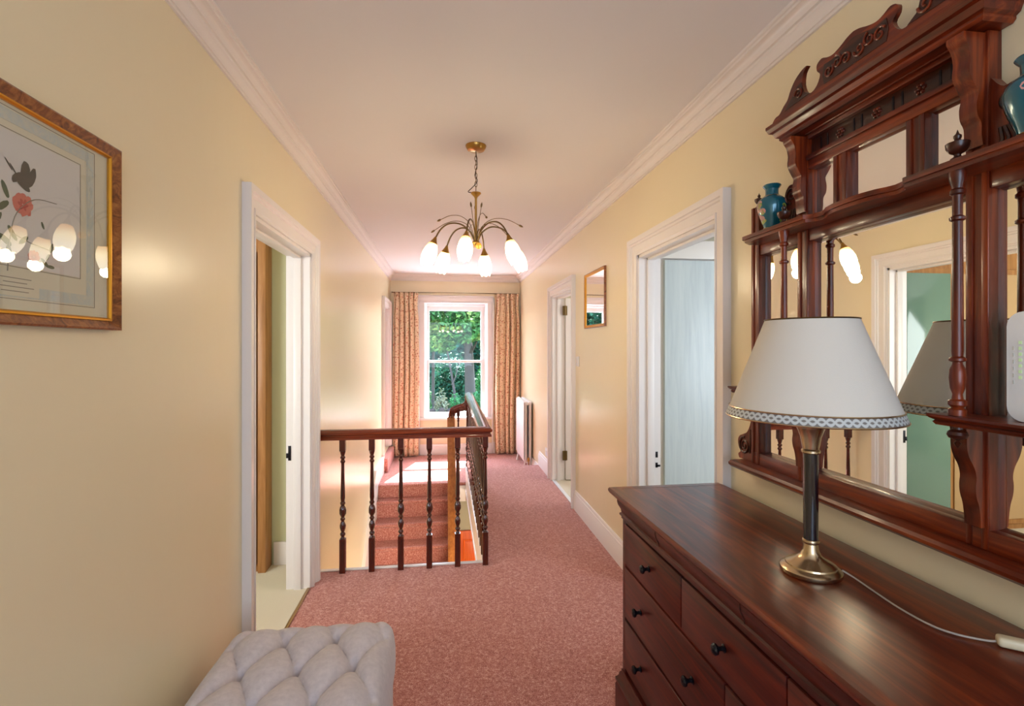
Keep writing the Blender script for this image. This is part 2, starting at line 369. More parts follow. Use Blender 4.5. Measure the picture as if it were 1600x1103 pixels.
# door casings
CAS = [(0, 0), (0, .014), (.006, .016), (.012, .022), (.018, .022), (.021, .017), (.058, .017), (.062, .024), (.070, .027), (.074, .034), (.100, .036), (.100, 0)]
HED = [(0, 0), (.0, .02), (.02, .026), (.03, .035), (.045, .05), (.05, .058), (.062, .058), (.062, 0)]
def door(n, side, dd, loc_x, z0=0., lining=True):
    y0, y1, zt = dd; nx = 1 if side == 'L' else -1; t = sthing('door_%d' % n, (loc_x, (y0+y1)/2, z0))
    if side == 'L': path = [(loc_x, y1, z0), (loc_x, y1, zt), (loc_x, y0, zt), (loc_x, y0, z0)]
    else: path = [(loc_x, y0, z0), (loc_x, y0, zt), (loc_x, y1, zt), (loc_x, y1, z0)]
    bm = bmesh.new(); sweep(bm, CAS, path, (nx, 0, 0)); struct('casing', bm, M['white'], t)
    # lining with stop
    x0, x1 = (loc_x-T*nx, loc_x+.004*nx); lx, ux = min(x0, x1), max(x0, x1)
    if lining:
        b = boxes(((lx, y0, z0), (ux, y0+.016, zt)), ((lx, y1-.016, z0), (ux, y1, zt)), ((lx, y0, zt-.016), (ux, y1, zt)))
        s0, s1 = sorted((loc_x-.045*nx, loc_x-.085*nx))
        box(b, (s0, y0+.016, z0), (s1, y0+.030, zt-.016), .002); box(b, (s0, y1-.030, z0), (s1, y1-.016, zt-.016), .002); box(b, (s0, y0+.016, zt-.030), (s1, y1-.016, zt-.016), .002)
        struct('lining', b, M['white'], t)
    return t
d1 = door(1, 'L', D1, L); d2 = door(2, 'R', D2, R); d3 = door(3, 'R', D3, R); d4 = door(4, 'L', D4, L, 0.)
# strike plates
b = boxes(((L-.118, D1[1]-.019, .757), (L-.102, D1[1]-.016, .843)), ((L-.129, D1[1]-.021, .772), (L-.115, D1[1]-.016, .80)), bev=.001)
obj('strike_plate', b, M['iron'], d1)
b = boxes(((R+.098, D2[1]-.019, .705), (R+.112, D2[1]-.016, .735)), ((R+.098, D2[1]-.019, .765), (R+.112, D2[1]-.016, .80)), ((R+.098, D2[1]-.019, .71), (R+.128, D2[1]-.015, .722)), bev=.001)
obj('strike_plate', b, M['iron'], d2)
# brass threshold strip at the left door
tr = obj('threshold_strip', boxes(((L-.012, D1[0]+.016, 0), (L+.006, D1[1]-.016, .007)), bev=.003), M['brass'], d1)
obj('threshold_strip', boxes(((R-.006, D3[0]+.016, 0), (R+.03, D3[1]-.016, .008)), bev=.003), M['porcelain'], d3)
# far left door, closed; with a carpeted step
dl = boxes(((L-.085, D4[0]+.018, .01), (L-.045, D4[1]-.018, D4[2]-.018)))
for z0_, z1_ in ((.2, .85), (1.0, 1.82)):
    for k in (0, 1):
        ya = D4[0]+.11+k*.27; bmk = [(ya, z0_), (ya+.2, z0_), (ya+.2, z1_), (ya, z1_)]
        sweep(dl, [(0, 0), (.0, .006), (.012, .008), (.02, 0)], [(L-.045, y_, z_) for y_, z_ in bmk], (1, 0, 0), True)
obj('door_leaf', dl, M['white'], d4)
bm = boxes(((L, D4[0]-.11, LZ), (L+.075, D4[1]+.03, -.004)), bev=.012)
tag(obj('door_step', bm, M['carpet']), 'small rose carpeted step at the foot of the far left doorway', 'step')
# open leaf of far right door
lfb = boxes(((R+T+.006, D3[1]-.046, .012), (R+T+.80, D3[1]-.006, D3[2]-.02)), bev=.002)
leaf = obj('door_leaf', lfb, M['white'], d3)
for zc_ in (1.81, .27):
    hb = boxes(((R+T-.03, D3[1]-.052, zc_-.05), (R+T+.02, D3[1]-.044, zc_+.05))); tube(hb, [(R+T, D3[1]-.052, zc_-.052), (R+T, D3[1]-.052, zc_+.052)], .006, 8)
    obj('hinge', hb, M['brassdk'], leaf)

# ------------------------------------------------------------------ window
w1_ = sthing('window_1', (.18, YF+.1, WZ0))
GX0, GX1, GZ0, GZ1, GM0, GM1 = -.219, .560, .432, 1.975, 1.185, 1.222
b = bmesh.new()
# splayed reveals, head, box frame
box(b, (WX0, YF+.10, WZ0), (WX0+.032, YF+.19, WZ1)); box(b, (WX1-.032, YF+.10, WZ0), (WX1, YF+.19, WZ1))
box(b, (WX0, YF+.10, WZ1-.045), (WX1, YF+.19, WZ1)); box(b, (WX0, YF+.10, WZ0), (WX1, YF+.19, WZ0+.02))
struct('frame', b, M['white'], w1_)
def sash(y0, z0, z1, bot, top):
    b = bmesh.new(); xa, xb = WX0+.03, WX1-.03
    box(b, (xa, y0, z0), (GX0, y0+.035, z1), .003); box(b, (GX1, y0, z0), (xb, y0+.035, z1), .003)
    box(b, (GX0-.002, y0, z0), (GX1+.002, y0+.035, z0+bot), .003); box(b, (GX0-.002, y0, z1-top), (GX1+.002, y0+.035, z1), .003)
    return b
s1 = struct('sash', sash(YF+.15, 1.185, 2.045, .037, .070), M['white'], w1_)
s2 = struct('sash', sash(YF+.112, .390, 1.222, .045, .037), M['white'], w1_)
obj('pane', boxes(((GX0-.004, YF+.165, 1.215), (GX1+.004, YF+.169, 1.98))), M['glass'], s1)
obj('pane', boxes(((GX0-.004, YF+.127, .43), (GX1+.004, YF+.131, 1.19))), M['glass'], s2)
b = boxes(((.15, YF+.10, 1.222), (.19, YF+.135, 1.232)), bev=.003); lathe(b, [(0, 0), (.008, .002), (.011, .014), (.006, .022), (0, .024)], (.17, YF+.112, 1.232), 10)
obj('catch', b, M['porcelain'], w1_)
# reveal panels and inner architrave
b = bmesh.new()
for sx in (0, 1):
    xa, xb = (WX0, WX0-.085) if sx == 0 else (WX1, WX1+.075)
    prism(b, [(xa+(.03 if sx == 0 else -.03), YF+.10), (xa, YF+.10), (xa, YF-.0), (xb, YF-.0), (xb, YF-.02), (xa, YF-.02)], lambda x, y: V(x, y, WZ0-.005), lambda x, y: V(x, y, WZ1))
struct('reveal', b, M['white'], w1_)
b = boxes(((WX0-.09, YF-.03, WZ1-.005), (WX1+.08, YF+.10, WZ1+.02)), ((WX0-.09, YF-.035, WZ1+.02), (WX1+.08, YF, WZ1+.085)), ((WX0-.10, YF-.05, WZ1+.085), (WX1+.09, YF, WZ1+.105)), bev=.004)
struct('head_board', b, M['white'], w1_)
b = boxes(((WX0-.10, YF-.055, WZ0-.035), (WX1+.09, YF+.10, WZ0+.002)), bev=.008)
struct('sill', b, M['white'], w1_)
struct('panel_below', boxes(((WX0-.09, YF-.014, -.02), (WX1+.08, YF, WZ0-.035)), bev=.002), M['wall'], w1_)

# ------------------------------------------------------------------ side rooms
def room(name, x0, x1, y0, y1, m, flm):
    b = bmesh.new(); t = .08
    box(b, (x0-t, y0-t, 0), (x0, y1+t, CE)); box(b, (x1, y0-t, 0), (x1+t, y1+t, CE)); box(b, (x0, y0-t, 0), (x1, y0, CE)); box(b, (x0, y1, 0), (x1, y1+t, CE)); return b
def shell(tag_, x0, x1, y0, y1, wm, fm, side, dd_=None):
    t = .08; b = bmesh.new()
    if side == 'L': box(b, (x0-t, y0-t, -.05), (x0, y1+t, CE))
    else: box(b, (x1, y0-t, -.05), (x1+t, y1+t, CE))
    box(b, (x0, y0-t, -.05), (x1, y0, CE)); box(b, (x0, y1, -.05), (x1, y1+t, CE))
    struct('wall_'+tag_, b, wm)
    struct('floor_'+tag_, boxes(((x0, y0, -.15), (x1, y1, 0.001)), ((x1-.01, D1[0], -.02), (L-.005, D1[1], .003)) if side == 'L' else ((R+.005, dd_[0], -.02), (x0+.01, dd_[1], .003))), fm)
    struct('ceiling_'+tag_, boxes(((x0-t, y0-t, CE), (x1+t, y1+t, CE+.1))), M['ceiling'])
shell('left_room', -3.0, L-T, .9, 3.46, M['green'], M['beige'], 'L')
shell('right_room', R+T, 3.1, .9, 3.75, M['roomwhite'], M['beige'], 'R', D2)
shell('far_room', R+T, 3.0, 3.95, 5.75, M['roomwhite'], M['beige'], 'R', D3)
struct('baseboard_left_room', boxes(((-1.10, 3.442, 0), (L-T, 3.46, .15)), bev=.004), M['white'])
# thin wall part between casing and the wardrobe
wr = thing('wardrobe', (-1.9, 3.36, 0), 'tall wardrobe with mirror doors painted with teal and tan reflections in brown wooden frames inside the left doorway', 'wardrobe')
obj('carcass', boxes(((-2.75, 3.36, .0), (-1.115, 3.455, 2.40)), ((-1.16, 3.335, 0), (-1.113, 3.455, 2.40)), bev=.003), M['bronze_wood'], wr)
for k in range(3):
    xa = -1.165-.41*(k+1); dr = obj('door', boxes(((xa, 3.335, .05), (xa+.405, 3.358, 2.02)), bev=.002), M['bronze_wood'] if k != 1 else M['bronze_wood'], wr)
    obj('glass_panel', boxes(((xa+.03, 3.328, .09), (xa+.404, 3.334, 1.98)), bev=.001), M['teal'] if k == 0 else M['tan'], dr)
w2_ = thing('wardrobe', (2.1, 3.12, 0), 'white grained wardrobe seen through the near right doorway', 'wardrobe')
obj('carcass', boxes(((1.40, 3.13, 0), (2.9, 3.7, 2.12)), ((1.38, 3.10, 2.0), (2.92, 3.13, 2.12)), bev=.003), M['white'], w2_)
for k in range(3):
    dd_ = obj('door', boxes(((1.425+.49*k, 3.10, .06), (1.425+.49*k+.484, 3.128, 1.99)), bev=.003), M['palegrain'], w2_)
    tub = bmesh.new(); tube(tub, [(1.86+.49*k, 3.085, .85), (1.86+.49*k, 3.085, 1.0)], .006, 8); box(tub, (1.855+.49*k, 3.085, .86), (1.865+.49*k, 3.101, .87)); box(tub, (1.855+.49*k, 3.085, .98), (1.865+.49*k, 3.101, .99))
    obj('handle', tub, M['satin'], dd_)

# ------------------------------------------------------------------ staircase
st = thing('staircase', (-.35, 4.6, G), 'rose carpeted staircase climbing out of the stairwell to the sunlit landing', 'staircase')
SX0, SX1 = L+.032, .045
noz = [(5.82, -.33), (5.62, -.52)]
while noz[-1][1] > G+.25: noz.append((noz[-1][0]-.20, noz[-1][1]-.18))
prevy = LAND_Y
for i, (y, z) in enumerate(noz):
    zb = noz[i+1][1] if i+1 < len(noz) else G
    pr = []
    # side outline (y,z): back under the step above, tread, rounded nosing, riser
    pr += [(prevy+.03, zb-.03), (prevy+.03, z), (y+.012, z)]
    for k in range(7):
        a = PI/2+PI*k/6*1.0; pr.append((y+.012+.02*math.cos(a)*1.0, z-.018+.018*math.sin(a)))
    pr += [(y+.018, z-.042), (y+.022, zb-.002), (y+.022, zb-.03)]
    bm = bmesh.new(); prism(bm, pr, lambda a, b_: V(SX0, a, b_), lambda a, b_: V(SX1, a, b_)); obj('step', bm, M['carpet'], st); prevy = y
obj('riser', boxes(((SX0, LAND_Y+.0, -.40), (SX1, LAND_Y+.018, -.205))), M['carpet'], st)
def string_board(x0, x1, ytop, ztop, slope, yend, depth, tail=None):
    zz = ztop-slope*(ytop-yend); pts = [(yend, zz), (ytop, ztop)]
    if tail: pts.append((tail, ztop)); pts.append((tail, LZ)); pts.append((LAND_Y+.02, LZ))
    pts += [(ytop, ztop-depth), (yend, zz-depth)]
    bm = bmesh.new(); prism(bm, pts, lambda a, b_: V(x0, a, b_), lambda a, b_: V(x1, a, b_)); return bm
obj('wall_string', string_board(L, L+.032, 5.80, .03, .88, 3.0, .62, D4[0]-.11), M['white'], st)
obj('outer_string', string_board(SX1, SX1+.035, 5.93, -.13, .895, 3.0, .30), M['brown_sky_sheen'], st)

# ------------------------------------------------------------------ balustrade
bal = thing('stair_balustrade', (-.25, 3.27, 0), 'dark mahogany balustrade with turned balusters round the open stairwell', 'railing')
def baluster_mesh(h=.84):
    bm = bmesh.new(); q = .018
    box(bm, (-q, -q, 0), (q, q, .215), .0015, 1)
    s = (h-.84)
    pr = [(.0155, .212), (.010, .222), (.008, .228), (.013, .236), (.015, .243), (.013, .250), (.008, .256), (.010, .262), (.015, .280), (.0165, .296), (.013, .312), (.0085, .322), (.0085, .328),
          (.013, .334), (.0135, .341), (.009, .348), (.011, .356), (.018, .372), (.0185, .395), (.015, .412), (.009, .424), (.013, .432), (.0145, .440), (.010, .448), (.0105, .455), (.0125, .47), (.0115, .52), (.0095, .62+s), (.0085, .685+s),
          (.009, .690+s), (.013, .696+s), (.0135, .703+s), (.009, .710+s), (.009, .716+s), (.0135, .722+s), (.0135, .729+s), (.009, .736+s), (.012, .748+s), (.016, .765+s)]
    lathe(bm, [(r_*1.15, z_) for r_, z_ in pr], seg=10)
    for f0, f1 in ((.755+s, h),):
        box(bm, (-q, -q, f0+.012), (q, q, f1), .0015, 1)
    bmesh.ops.recalc_face_normals(bm, faces=bm.faces)
    me = bpy.data.meshes.new('baluster'); bm.to_mesh(me); bm.free()
    for p in me.polygons: p.use_smooth = True
    me.set_sharp_from_angle(angle=math.radians(35)); me.materials.append(M['balus']); return me
BM_ = baluster_mesh()
def put_bal(x, y, z=0., me=BM_):
    o = bpy.data.objects.new('baluster', me); COL.objects.link(o); o.parent = bal; o.location = V(x, y, z)-bal.location
for k, x in enumerate((-.632, -.453, -.273, -.093, .088, .268)): put_bal(x, 3.275, .0)
for k in range(1, 17): put_bal(.268+.016*k/17, 3.275+.155*k, .001)
RP0 = [(-.030, .0), (-.030, .012), (-.024, .020), (-.024, .026), (-.033, .034), (-.034, .046), (-.024, .056), (-.008, .062), (.008, .062), (.024, .056), (.034, .046), (.033, .034), (.024, .026), (.024, .020), (.030, .012), (.030, 0)]
RP = [(u*1.22, v_) for u, v_ in RP0]
bm = bmesh.new(); sweep(bm, RP, [(L-.0, 3.275, .84), (.27, 3.275, .84), (.286, 5.86, .835)], (0, 0, 1)); obj('handrail', bm, M['rail_x'], bal)
# side rail ending, quarter turn and descending rail
bm = bmesh.new(); pr_ = [(u/.034, (v_-.031)/.034) for u, v_ in RP]
pts = smooth_pts([(.286, 5.855, .866), (.288, 5.94, .84), (.285, 6.0, .765), (.25, 6.035, .715), (.17, 6.05, .69), (.10, 6.03, .655), (.082, 5.95, .57)], 4)
tube(bm, pts, .034, prof=pr_); obj('rail_bend', bm, M['rail_y'], bal)
bm = bmesh.new(); tube(bm, [(.082, 5.96, .585), (.082, 5.8, .43), (.082, 5.2, -.107), (.082, 4.2, -1.0), (.082, 3.0, -2.07)], .036, prof=pr_); obj('descending_handrail', bm, M['brown_sky_sheen'], bal)  # mahogany rail, its lighter brown paints the reflected sky
sb = baluster_mesh(.84)
for (x, y, z, h) in ((.17, 6.04, LZ, .86), (.275, 6.0, LZ, .93)): put_bal(x, y, z, baluster_mesh(h))
for i in range(1, 9):
    y, z = noz[i]; put_bal(.064, y+.07, z+.02, sb)

# ------------------------------------------------------------------ dresser
dresser = thing('chest_of_drawers', (1.118-.2375, 1.16, 0), 'long dark mahogany chest of drawers with black knobs standing on the right', 'chest of drawers', rz=math.radians(.6))
# local frame: x from -.2375 (front) to +.2375 (back), y from -.75 (near) to .75 (far)
def dobj(name, bm, m, parent=dresser): return obj(name, bm, m, parent, local=True)
FX = -.190; BX = .235
b = boxes(((FX+.012, -.70, .17), (BX, .70, .78)), ((FX, -.70, .17), (FX+.02, -.672, .78)), ((FX, .672, .17), (FX+.02, .70, .78)), bev=.001)
for z_ in (.198, .393, .594, .757): box(b, (FX+.002, -.672, z_-.004), (FX+.014, .672, z_+.004))
dobj('carcass', b, M['dres_y'])
PL = [(0, 0), (.022, 0), (.022, .115), (.018, .125), (.022, .13), (.022, .14), (.012, .152), (.010, .165), (.004, .172), (.004, .18), (0, .18)]
b = bmesh.new(); sweep(b, PL, [(BX, .70, 0), (FX, .70, 0), (FX, -.70, 0), (BX, -.70, 0)], (0, 0, -1) if False else (0, 0, 1)); 
box(b, (FX, -.70, .05), (BX, .70, .175)); dobj('plinth', b, M['dres_y'])
FR = [(0, 0), (.004, 0), (.004, .008), (.010, .012), (.010, .018), (.004, .022), (.006, .034), (.014, .048), (.017, .060), (.017, .068), (.010, .070), (.0, .070)]
b = bmesh.new(); sweep(b, [(u, v_+.762) for u, v_ in FR], [(BX, .70, 0), (FX, .70, 0), (FX, -.70, 0), (BX, -.70, 0)], (0, 0, 1)); box(b, (FX, -.70, .765), (BX, .70, .835)); dobj('frieze_moulding', b, M['dres_y'])
for y_ in (.37, -.085):   # seams of the concealed frieze drawers
    b = bmesh.new(); tube(b, [(FX-.0045, y_, .783), (FX-.0065, y_, .795), (FX-.0145, y_, .810), (FX-.0175, y_, .822), (FX-.0175, y_, .830)], .0022, 6); dobj('frieze_seam', b, M['mah_dark'])
TP = [(0, 0), (.018, 0), (.020, .006), (.026, .009), (.036, .016), (.040, .024), (.040, .030), (.036, .036), (.0, .038)]
b = bmesh.new(); sweep(b, [(u, v_+.832) for u, v_ in TP], [(BX, .715, 0), (FX, .715, 0), (FX, -.715, 0), (BX, -.715, 0)], (0, 0, 1)); box(b, (FX, -.715, .833), (BX+.002, .715, .8695)); dobj('top', b, M['dres_top'])
def knob(y, z, par):
    b = bmesh.new(); mt = Matrix.Rotation(-PI/2, 4, 'Y')
    lathe(b, [(.010, 0), (.011, .002), (.006, .005), (.005, .012), (.007, .016), (.0135, .021), (.0145, .026), (.011, .031), (.004, .033), (0, .0332)], (FX-.004, y, z), 16, mt); dobj('knob', b, M['knob'], par)
def drawer(y0, y1, z0, z1, knobs):
    b = bmesh.new(); g = .0025; box(b, (FX-.004, y0+g, z0+g), (FX+.012, y1-g, z1-g), .003, 2)
    dr = dobj('drawer', b, M['dres_y'])
    for y_ in knobs: knob(y_, (z0+z1)/2, dr)
for k in range(3): y1_ = .672-.448*k; drawer(y1_-.448, y1_, .598, .753, [y1_-.224])
for z0_, z1_ in ((.397, .590), (.202, .389)):
    for k in range(2): y1_ = .672-.672*k; drawer(y1_-.672, y1_, z0_, z1_, [y1_-.155, y1_-.515])

# ------------------------------------------------------------------ table lamp
LX, LY, DT = .890, 1.118, .8705
lamp = thing('table_lamp', (LX, LY, DT), 'table lamp with cream conical shade and black stem on the chest of drawers', 'lamp')
bm = bmesh.new(); lathe(bm, [(0, 0), (.066, 0), (.0675, .003), (.0675, .010), (.064, .014), (.056, .018), (.055, .022), (.045, .028), (.032, .034), (.023, .043), (.018, .056), (.0155, .070), (.0185, .072), (.0195, .076), (.0185, .080), (.0155, .082), (.0155, .084), (0, .084)], (LX, LY, DT), 40)
lb = obj('base', bm, M['satin'], lamp)
bm = bmesh.new(); lathe(bm, [(0, .082), (.0165, .082), (.0165, .292), (0, .292)], (LX, LY, DT), 28); obj('stem', bm, M['black'], lamp)
bm = bmesh.new(); lathe(bm, [(0, .29), (.018, .29), (.021, .293), (.021, .298), (.018, .302), (.020, .312), (.023, .330), (.030, .350), (.034, .358), (.034, .362), (.012, .364), (.010, .42), (0, .42)], (LX, LY, DT), 28); obj('cup', bm, M['satin'], lamp)
bm = bmesh.new(); S0, S1, R0, R1 = .381, .617, .190, .101
sh = [(R0, S0), (R1, S1), (R1-.0015, S1), (R0-.0015, S0)]
def ring_shell(bm, prof, org, seg):
    rings = []
    for r, z in prof: rings.append([bm.verts.new((org[0]+r*math.cos(2*PI*k/seg), org[1]+r*math.sin(2*PI*k/seg), org[2]+z)) for k in range(seg)])
    n = len(prof)
    for i in range(n):
        a, b_ = rings[i], rings[(i+1) % n]
        for k in range(seg): bm.faces.new((a[k], a[(k+1) % seg], b_[(k+1) % seg], b_[k]))
ring_shell(bm, sh, (LX, LY, DT), 64); shd = obj('lamp_shade', bm, M['shade'], lamp)
bm = bmesh.new(); k_ = (R0-R1)/(S1-S0); ring_shell(bm, [(R0+.0012, S0), (R0+.0012-k_*.020, S0+.020), (R0-k_*.020, S0+.020), (R0, S0)], (LX, LY, DT), 64); obj('plaited_trim', bm, M['trimband'], shd)
for r_, z_, nm in ((R0+.001, S0-.001, 'edge_wire'), (R1, S1, 'edge_wire'), (R0+.0016-k_*.021, S0+.021, 'edge_wire')):
    bm = bmesh.new(); tube(bm, [(LX+r_*math.cos(a), LY+r_*math.sin(a), DT+z_) for a in [2*PI*k/64 for k in range(64)]], .0020, 6, True); obj(nm, bm, M['satin'] if z_ != S1 else M['brassdk'], shd)
bm = bmesh.new()
for k in range(3):
    a = 2*PI*k/3+.4; tube(bm, [(LX+.008*math.cos(a), LY+.008*math.sin(a), DT+S1-.012), (LX+R1*math.cos(a), LY+R1*math.sin(a), DT+S1-.001)], .0015, 6)
tube(bm, [(LX, LY, DT+.42), (LX, LY, DT+S1-.010)], .004, 8); obj('shade_carrier', bm, M['brassdk'], lamp)
bm = bmesh.new(); cp_ = smooth_pts([(.944, 1.082, DT+.016), (.955, 1.055, DT+.008), (.952, .99, DT+.0035), (.945, .93, DT+.0035), (.948, .865, DT+.0035), (.968, .83, DT+.0035), (1.0, .806, DT+.004), (1.012, .797, DT+.007)], 5)
tube(bm, cp_, .0021, 8); obj('flex', bm, M['flexgrey'], lamp)
bm = bmesh.new(); mt = Matrix.Translation(V(1.038, .778, DT+.010)) @ Matrix.Rotation(math.radians(-38), 4, 'Z')
box(bm, (-.033, -.012, -.0095), (.033, .012, .008), .006, 3); bmesh.ops.transform(bm, matrix=mt, verts=bm.verts); sw = obj('inline_switch', bm, mat('cream_plastic', 'D8C9A8', .4), lamp)
bm = bmesh.new(); tube(bm, smooth_pts([(1.062, .759, DT+.007), (1.075, .745, DT+.004), (1.11, .66, DT+.0035), (1.12, .55, DT+.0035)], 4), .0021, 8); obj('flex', bm, M['flexgrey'], lamp)

# ------------------------------------------------------------------ overmantel mirror
YC = 1.1745
om = thing('overmantel_mirror', (R-.003, YC, .96), 'carved dark mahogany overmantel mirror with shelves and columns above the chest of drawers', 'mirror')
FXM = R-.036; GXM = R-.012; BK = R-.001
def mo(name, bm, m, parent=om): return obj(name, bm, m, parent)
mo('back_board', boxes(((R-.006, YC-.515, 1.0), (BK, YC+.515, 1.80)), ((R-.006, YC-.28, 1.8), (BK, YC+.28, 2.09))), M['mah_z'])
# glasses: bevelled plates
def plate(y0, y1, z0, z1, bv=.014):
    bm = bmesh.new(); x0, x1 = R-.0065, GXM
    o_ = [bm.verts.new(V(x0+.001, a, b_)) for a, b_ in ((y0, z0), (y1, z0), (y1, z1), (y0, z1))]
    p_ = [bm.verts.new(V(x1+.0012, a, b_)) for a, b_ in ((y0, z0), (y1, z0), (y1, z1), (y0, z1))]
    i_ = [bm.verts.new(V(x1, a, b_)) for a, b_ in ((y0+bv, z0+bv), (y1-bv, z0+bv), (y1-bv, z1-bv), (y0+bv, z1-bv))]
    for k in range(4):
        k2 = (k+1) % 4; bm.faces.new((o_[k], o_[k2], p_[k2], p_[k])); bm.faces.new((p_[k], p_[k2], i_[k2], i_[k]))
    bm.faces.new(i_); bm.faces.new(list(reversed(o_))); return obj('mirror_glass', bm, M['mirror'], om, smooth=False)
PI_, PO_, OI, OO = .2365, .2815, .4775, .5225       # pilaster / outer post offsets
plate(YC-PI_, YC+PI_, 1.040, 1.752, .016)
plate(YC+PO_, YC+OI, 1.040, 1.752, .012); plate(YC-OI, YC-PO_, 1.040, 1.752, .012)
plate(YC-PI_, YC-.139, 1.80, 1.972, .010); plate(YC-.092, YC+.092, 1.80, 1.972, .010); plate(YC+.139, YC+PI_, 1.80, 1.972, .010)
def post(y0, y1, z0, z1, x=FXM, m='mah_z', name='post'):
    b = bmesh.new(); w_ = y1-y0
    box(b, (x+.004, y0, z0), (R-.004, y1, z1)); box(b, (x, y0, z0), (x+.006, y0+w_*.3, z1), .0015); box(b, (x, y1-w_*.3, z0), (x+.006, y1, z1), .0015)
    return mo(name, b, M[m])
for s in (1, -1):
    a_, b_ = sorted((YC+s*PI_, YC+s*PO_)); post(a_, b_, 1.0, 2.075)
    a_, b_ = sorted((YC+s*OI, YC+s*OO)); post(a_, b_, 1.0, 1.925)
for s in (1, -1): a_, b_ = sorted((YC+s*.092, YC+s*.139)); post(a_, b_, 1.80, 1.975, FXM+.004, name='divider')
mo('bottom_rail', boxes(((FXM+.002, YC-OO, .998), (R-.004, YC+OO, 1.041)), bev=.002), M['mah_y'])
b = boxes(((FXM+.004, YC-PI_, 1.748), (R-.004, YC+PI_, 1.79)), bev=.002)
for s in (1, -1):
    a_, b__ = sorted((YC+s*PO_, YC+s*OI)); box(b, (FXM+.004, a_, 1.748), (R-.004, b__, 1.79), .002)
mo('shelf_rail', b, M['mah_y'])
b = boxes(((FXM+.002, YC-PI_, 1.970), (R-.004, YC+PI_, 2.006)), ((FXM-.006, YC-PI_, 1.996), (FXM+.01, YC+PI_, 2.010)), bev=.002); mo('upper_rail', b, M['mah_y'])
# base moulding
b = bmesh.new(); sweep(b, [(0, 0), (.012, .0), (.022, .004), (.030, .012), (.031, .020), (.026, .028), (.014, .033), (0, .034)], [(R, YC+.575, .965), (R-.045, YC+.575, .965), (R-.045, YC-.575, .965), (R, YC-.575, .965)], (0, 0, 1))
box(b, (R-.046, YC-.575, .966), (R-.001, YC+.575, .9985)); mo('base_moulding', b, M['mah_y'])
# lower ears with spiral
EAR = [(0, 0), (.088, 0), (.094, .014), (.080, .026), (.090, .040), (.096, .062), (.088, .082), (.062, .094), (.040, .104), (.024, .125), (.014, .150), (0, .155)]
for s in (1, -1):
    yb = YC+s*OO; b = bmesh.new(); pp = [(V(p[0], p[1], 0)) for p in EAR]; sp_ = [(p.x, p.y) for p in smooth_pts(pp[1:-1], 4)]; ol = [(0, 0)]+sp_+[(0, .155)]
    prism(b, ol, lambda u, v_: V(R-.028, yb+s*u, .999+v_), lambda u, v_: V(R-.004, yb+s*u, .999+v_)); e_ = mo('scroll_ear', b, M['mah_z'])
    b = bmesh.new(); curl(b, .052, .052, .033, 1.9, .0048, lambda u, v_: V(R-.029, yb+s*u, .999+v_), PI/2, -1); tube(b, [V(R-.029, yb+s*u, .999+v_) for u, v_ in ((.02, .03), (.014, .07), (.012, .12))], .004, 6); obj('spiral', b, M['mah_dark'], e_)
# top shelf with serpentine front
def shelf_outline():
    pts = []; half = .487
    f = [(half, .1), (half, .035), (half-.03, 0), (.165, 0), (.160, .002), (.155, .012), (.14, .022), (.118, .026), (.10, .020), (.08, .008), (.05, .0), (.02, -.003)]
    right = [(-y, x) for y, x in reversed(f)]
    return f+right
SXF = 1.035
for z0_, z1_, ins in ((1.786, 1.793, .004), (1.793, 1.806, 0.0), (1.779, 1.786, .010)):
    pass
b = bmesh.new(); so = shelf_outline()
for z0_, z1_, ins in ((1.7935, 1.806, .0), (1.784, 1.7935, .006)):
    prism(b, [(y*(1-ins*2), x+ins) for y, x in so], lambda y, x: V(min(SXF+x, R-.004), YC+y, z0_), lambda y, x: V(min(SXF+x, R-.004), YC+y, z1_))
mo('top_shelf', b, M['mah_y'])
# side shelves, drop finials, columns and urn finials
COLP = [(.0, 0), (.0155, 0), (.0155, .012), (.010, .016), (.016, .022), (.016, .030), (.010, .034), (.0085, .044), (.0125, .056), (.0145, .078), (.0135, .095), (.009, .106), (.0085, .110), (.0145, .113), (.0145, .118), (.0095, .122),
        (.0105, .135), (.0098, .25), (.0088, .40), (.0088, .402), (.0135, .405), (.0140, .410), (.0088, .414), (.0088, .450), (.0092, .456), (.0130, .459), (.0130, .466), (.0095, .470), (.0110, .478), (.0140, .487), (.0155, .497), (.0155, .505), (0, .505)]
URN = [(0, 0), (.014, 0), (.012, .006), (.006, .010), (.006, .014), (.013, .018), (.0195, .028), (.0205, .037), (.019, .038), (.008, .041), (.005, .045), (.007, .049), (.007, .053), (.003, .057), (0, .066)]
DROP = [(0, 0), (.004, .006), (.0065, .011), (.003, .015), (.004, .018), (.015, .022), (.018, .029), (.016, .035), (.009, .040), (.009, .045), (0, .045)]
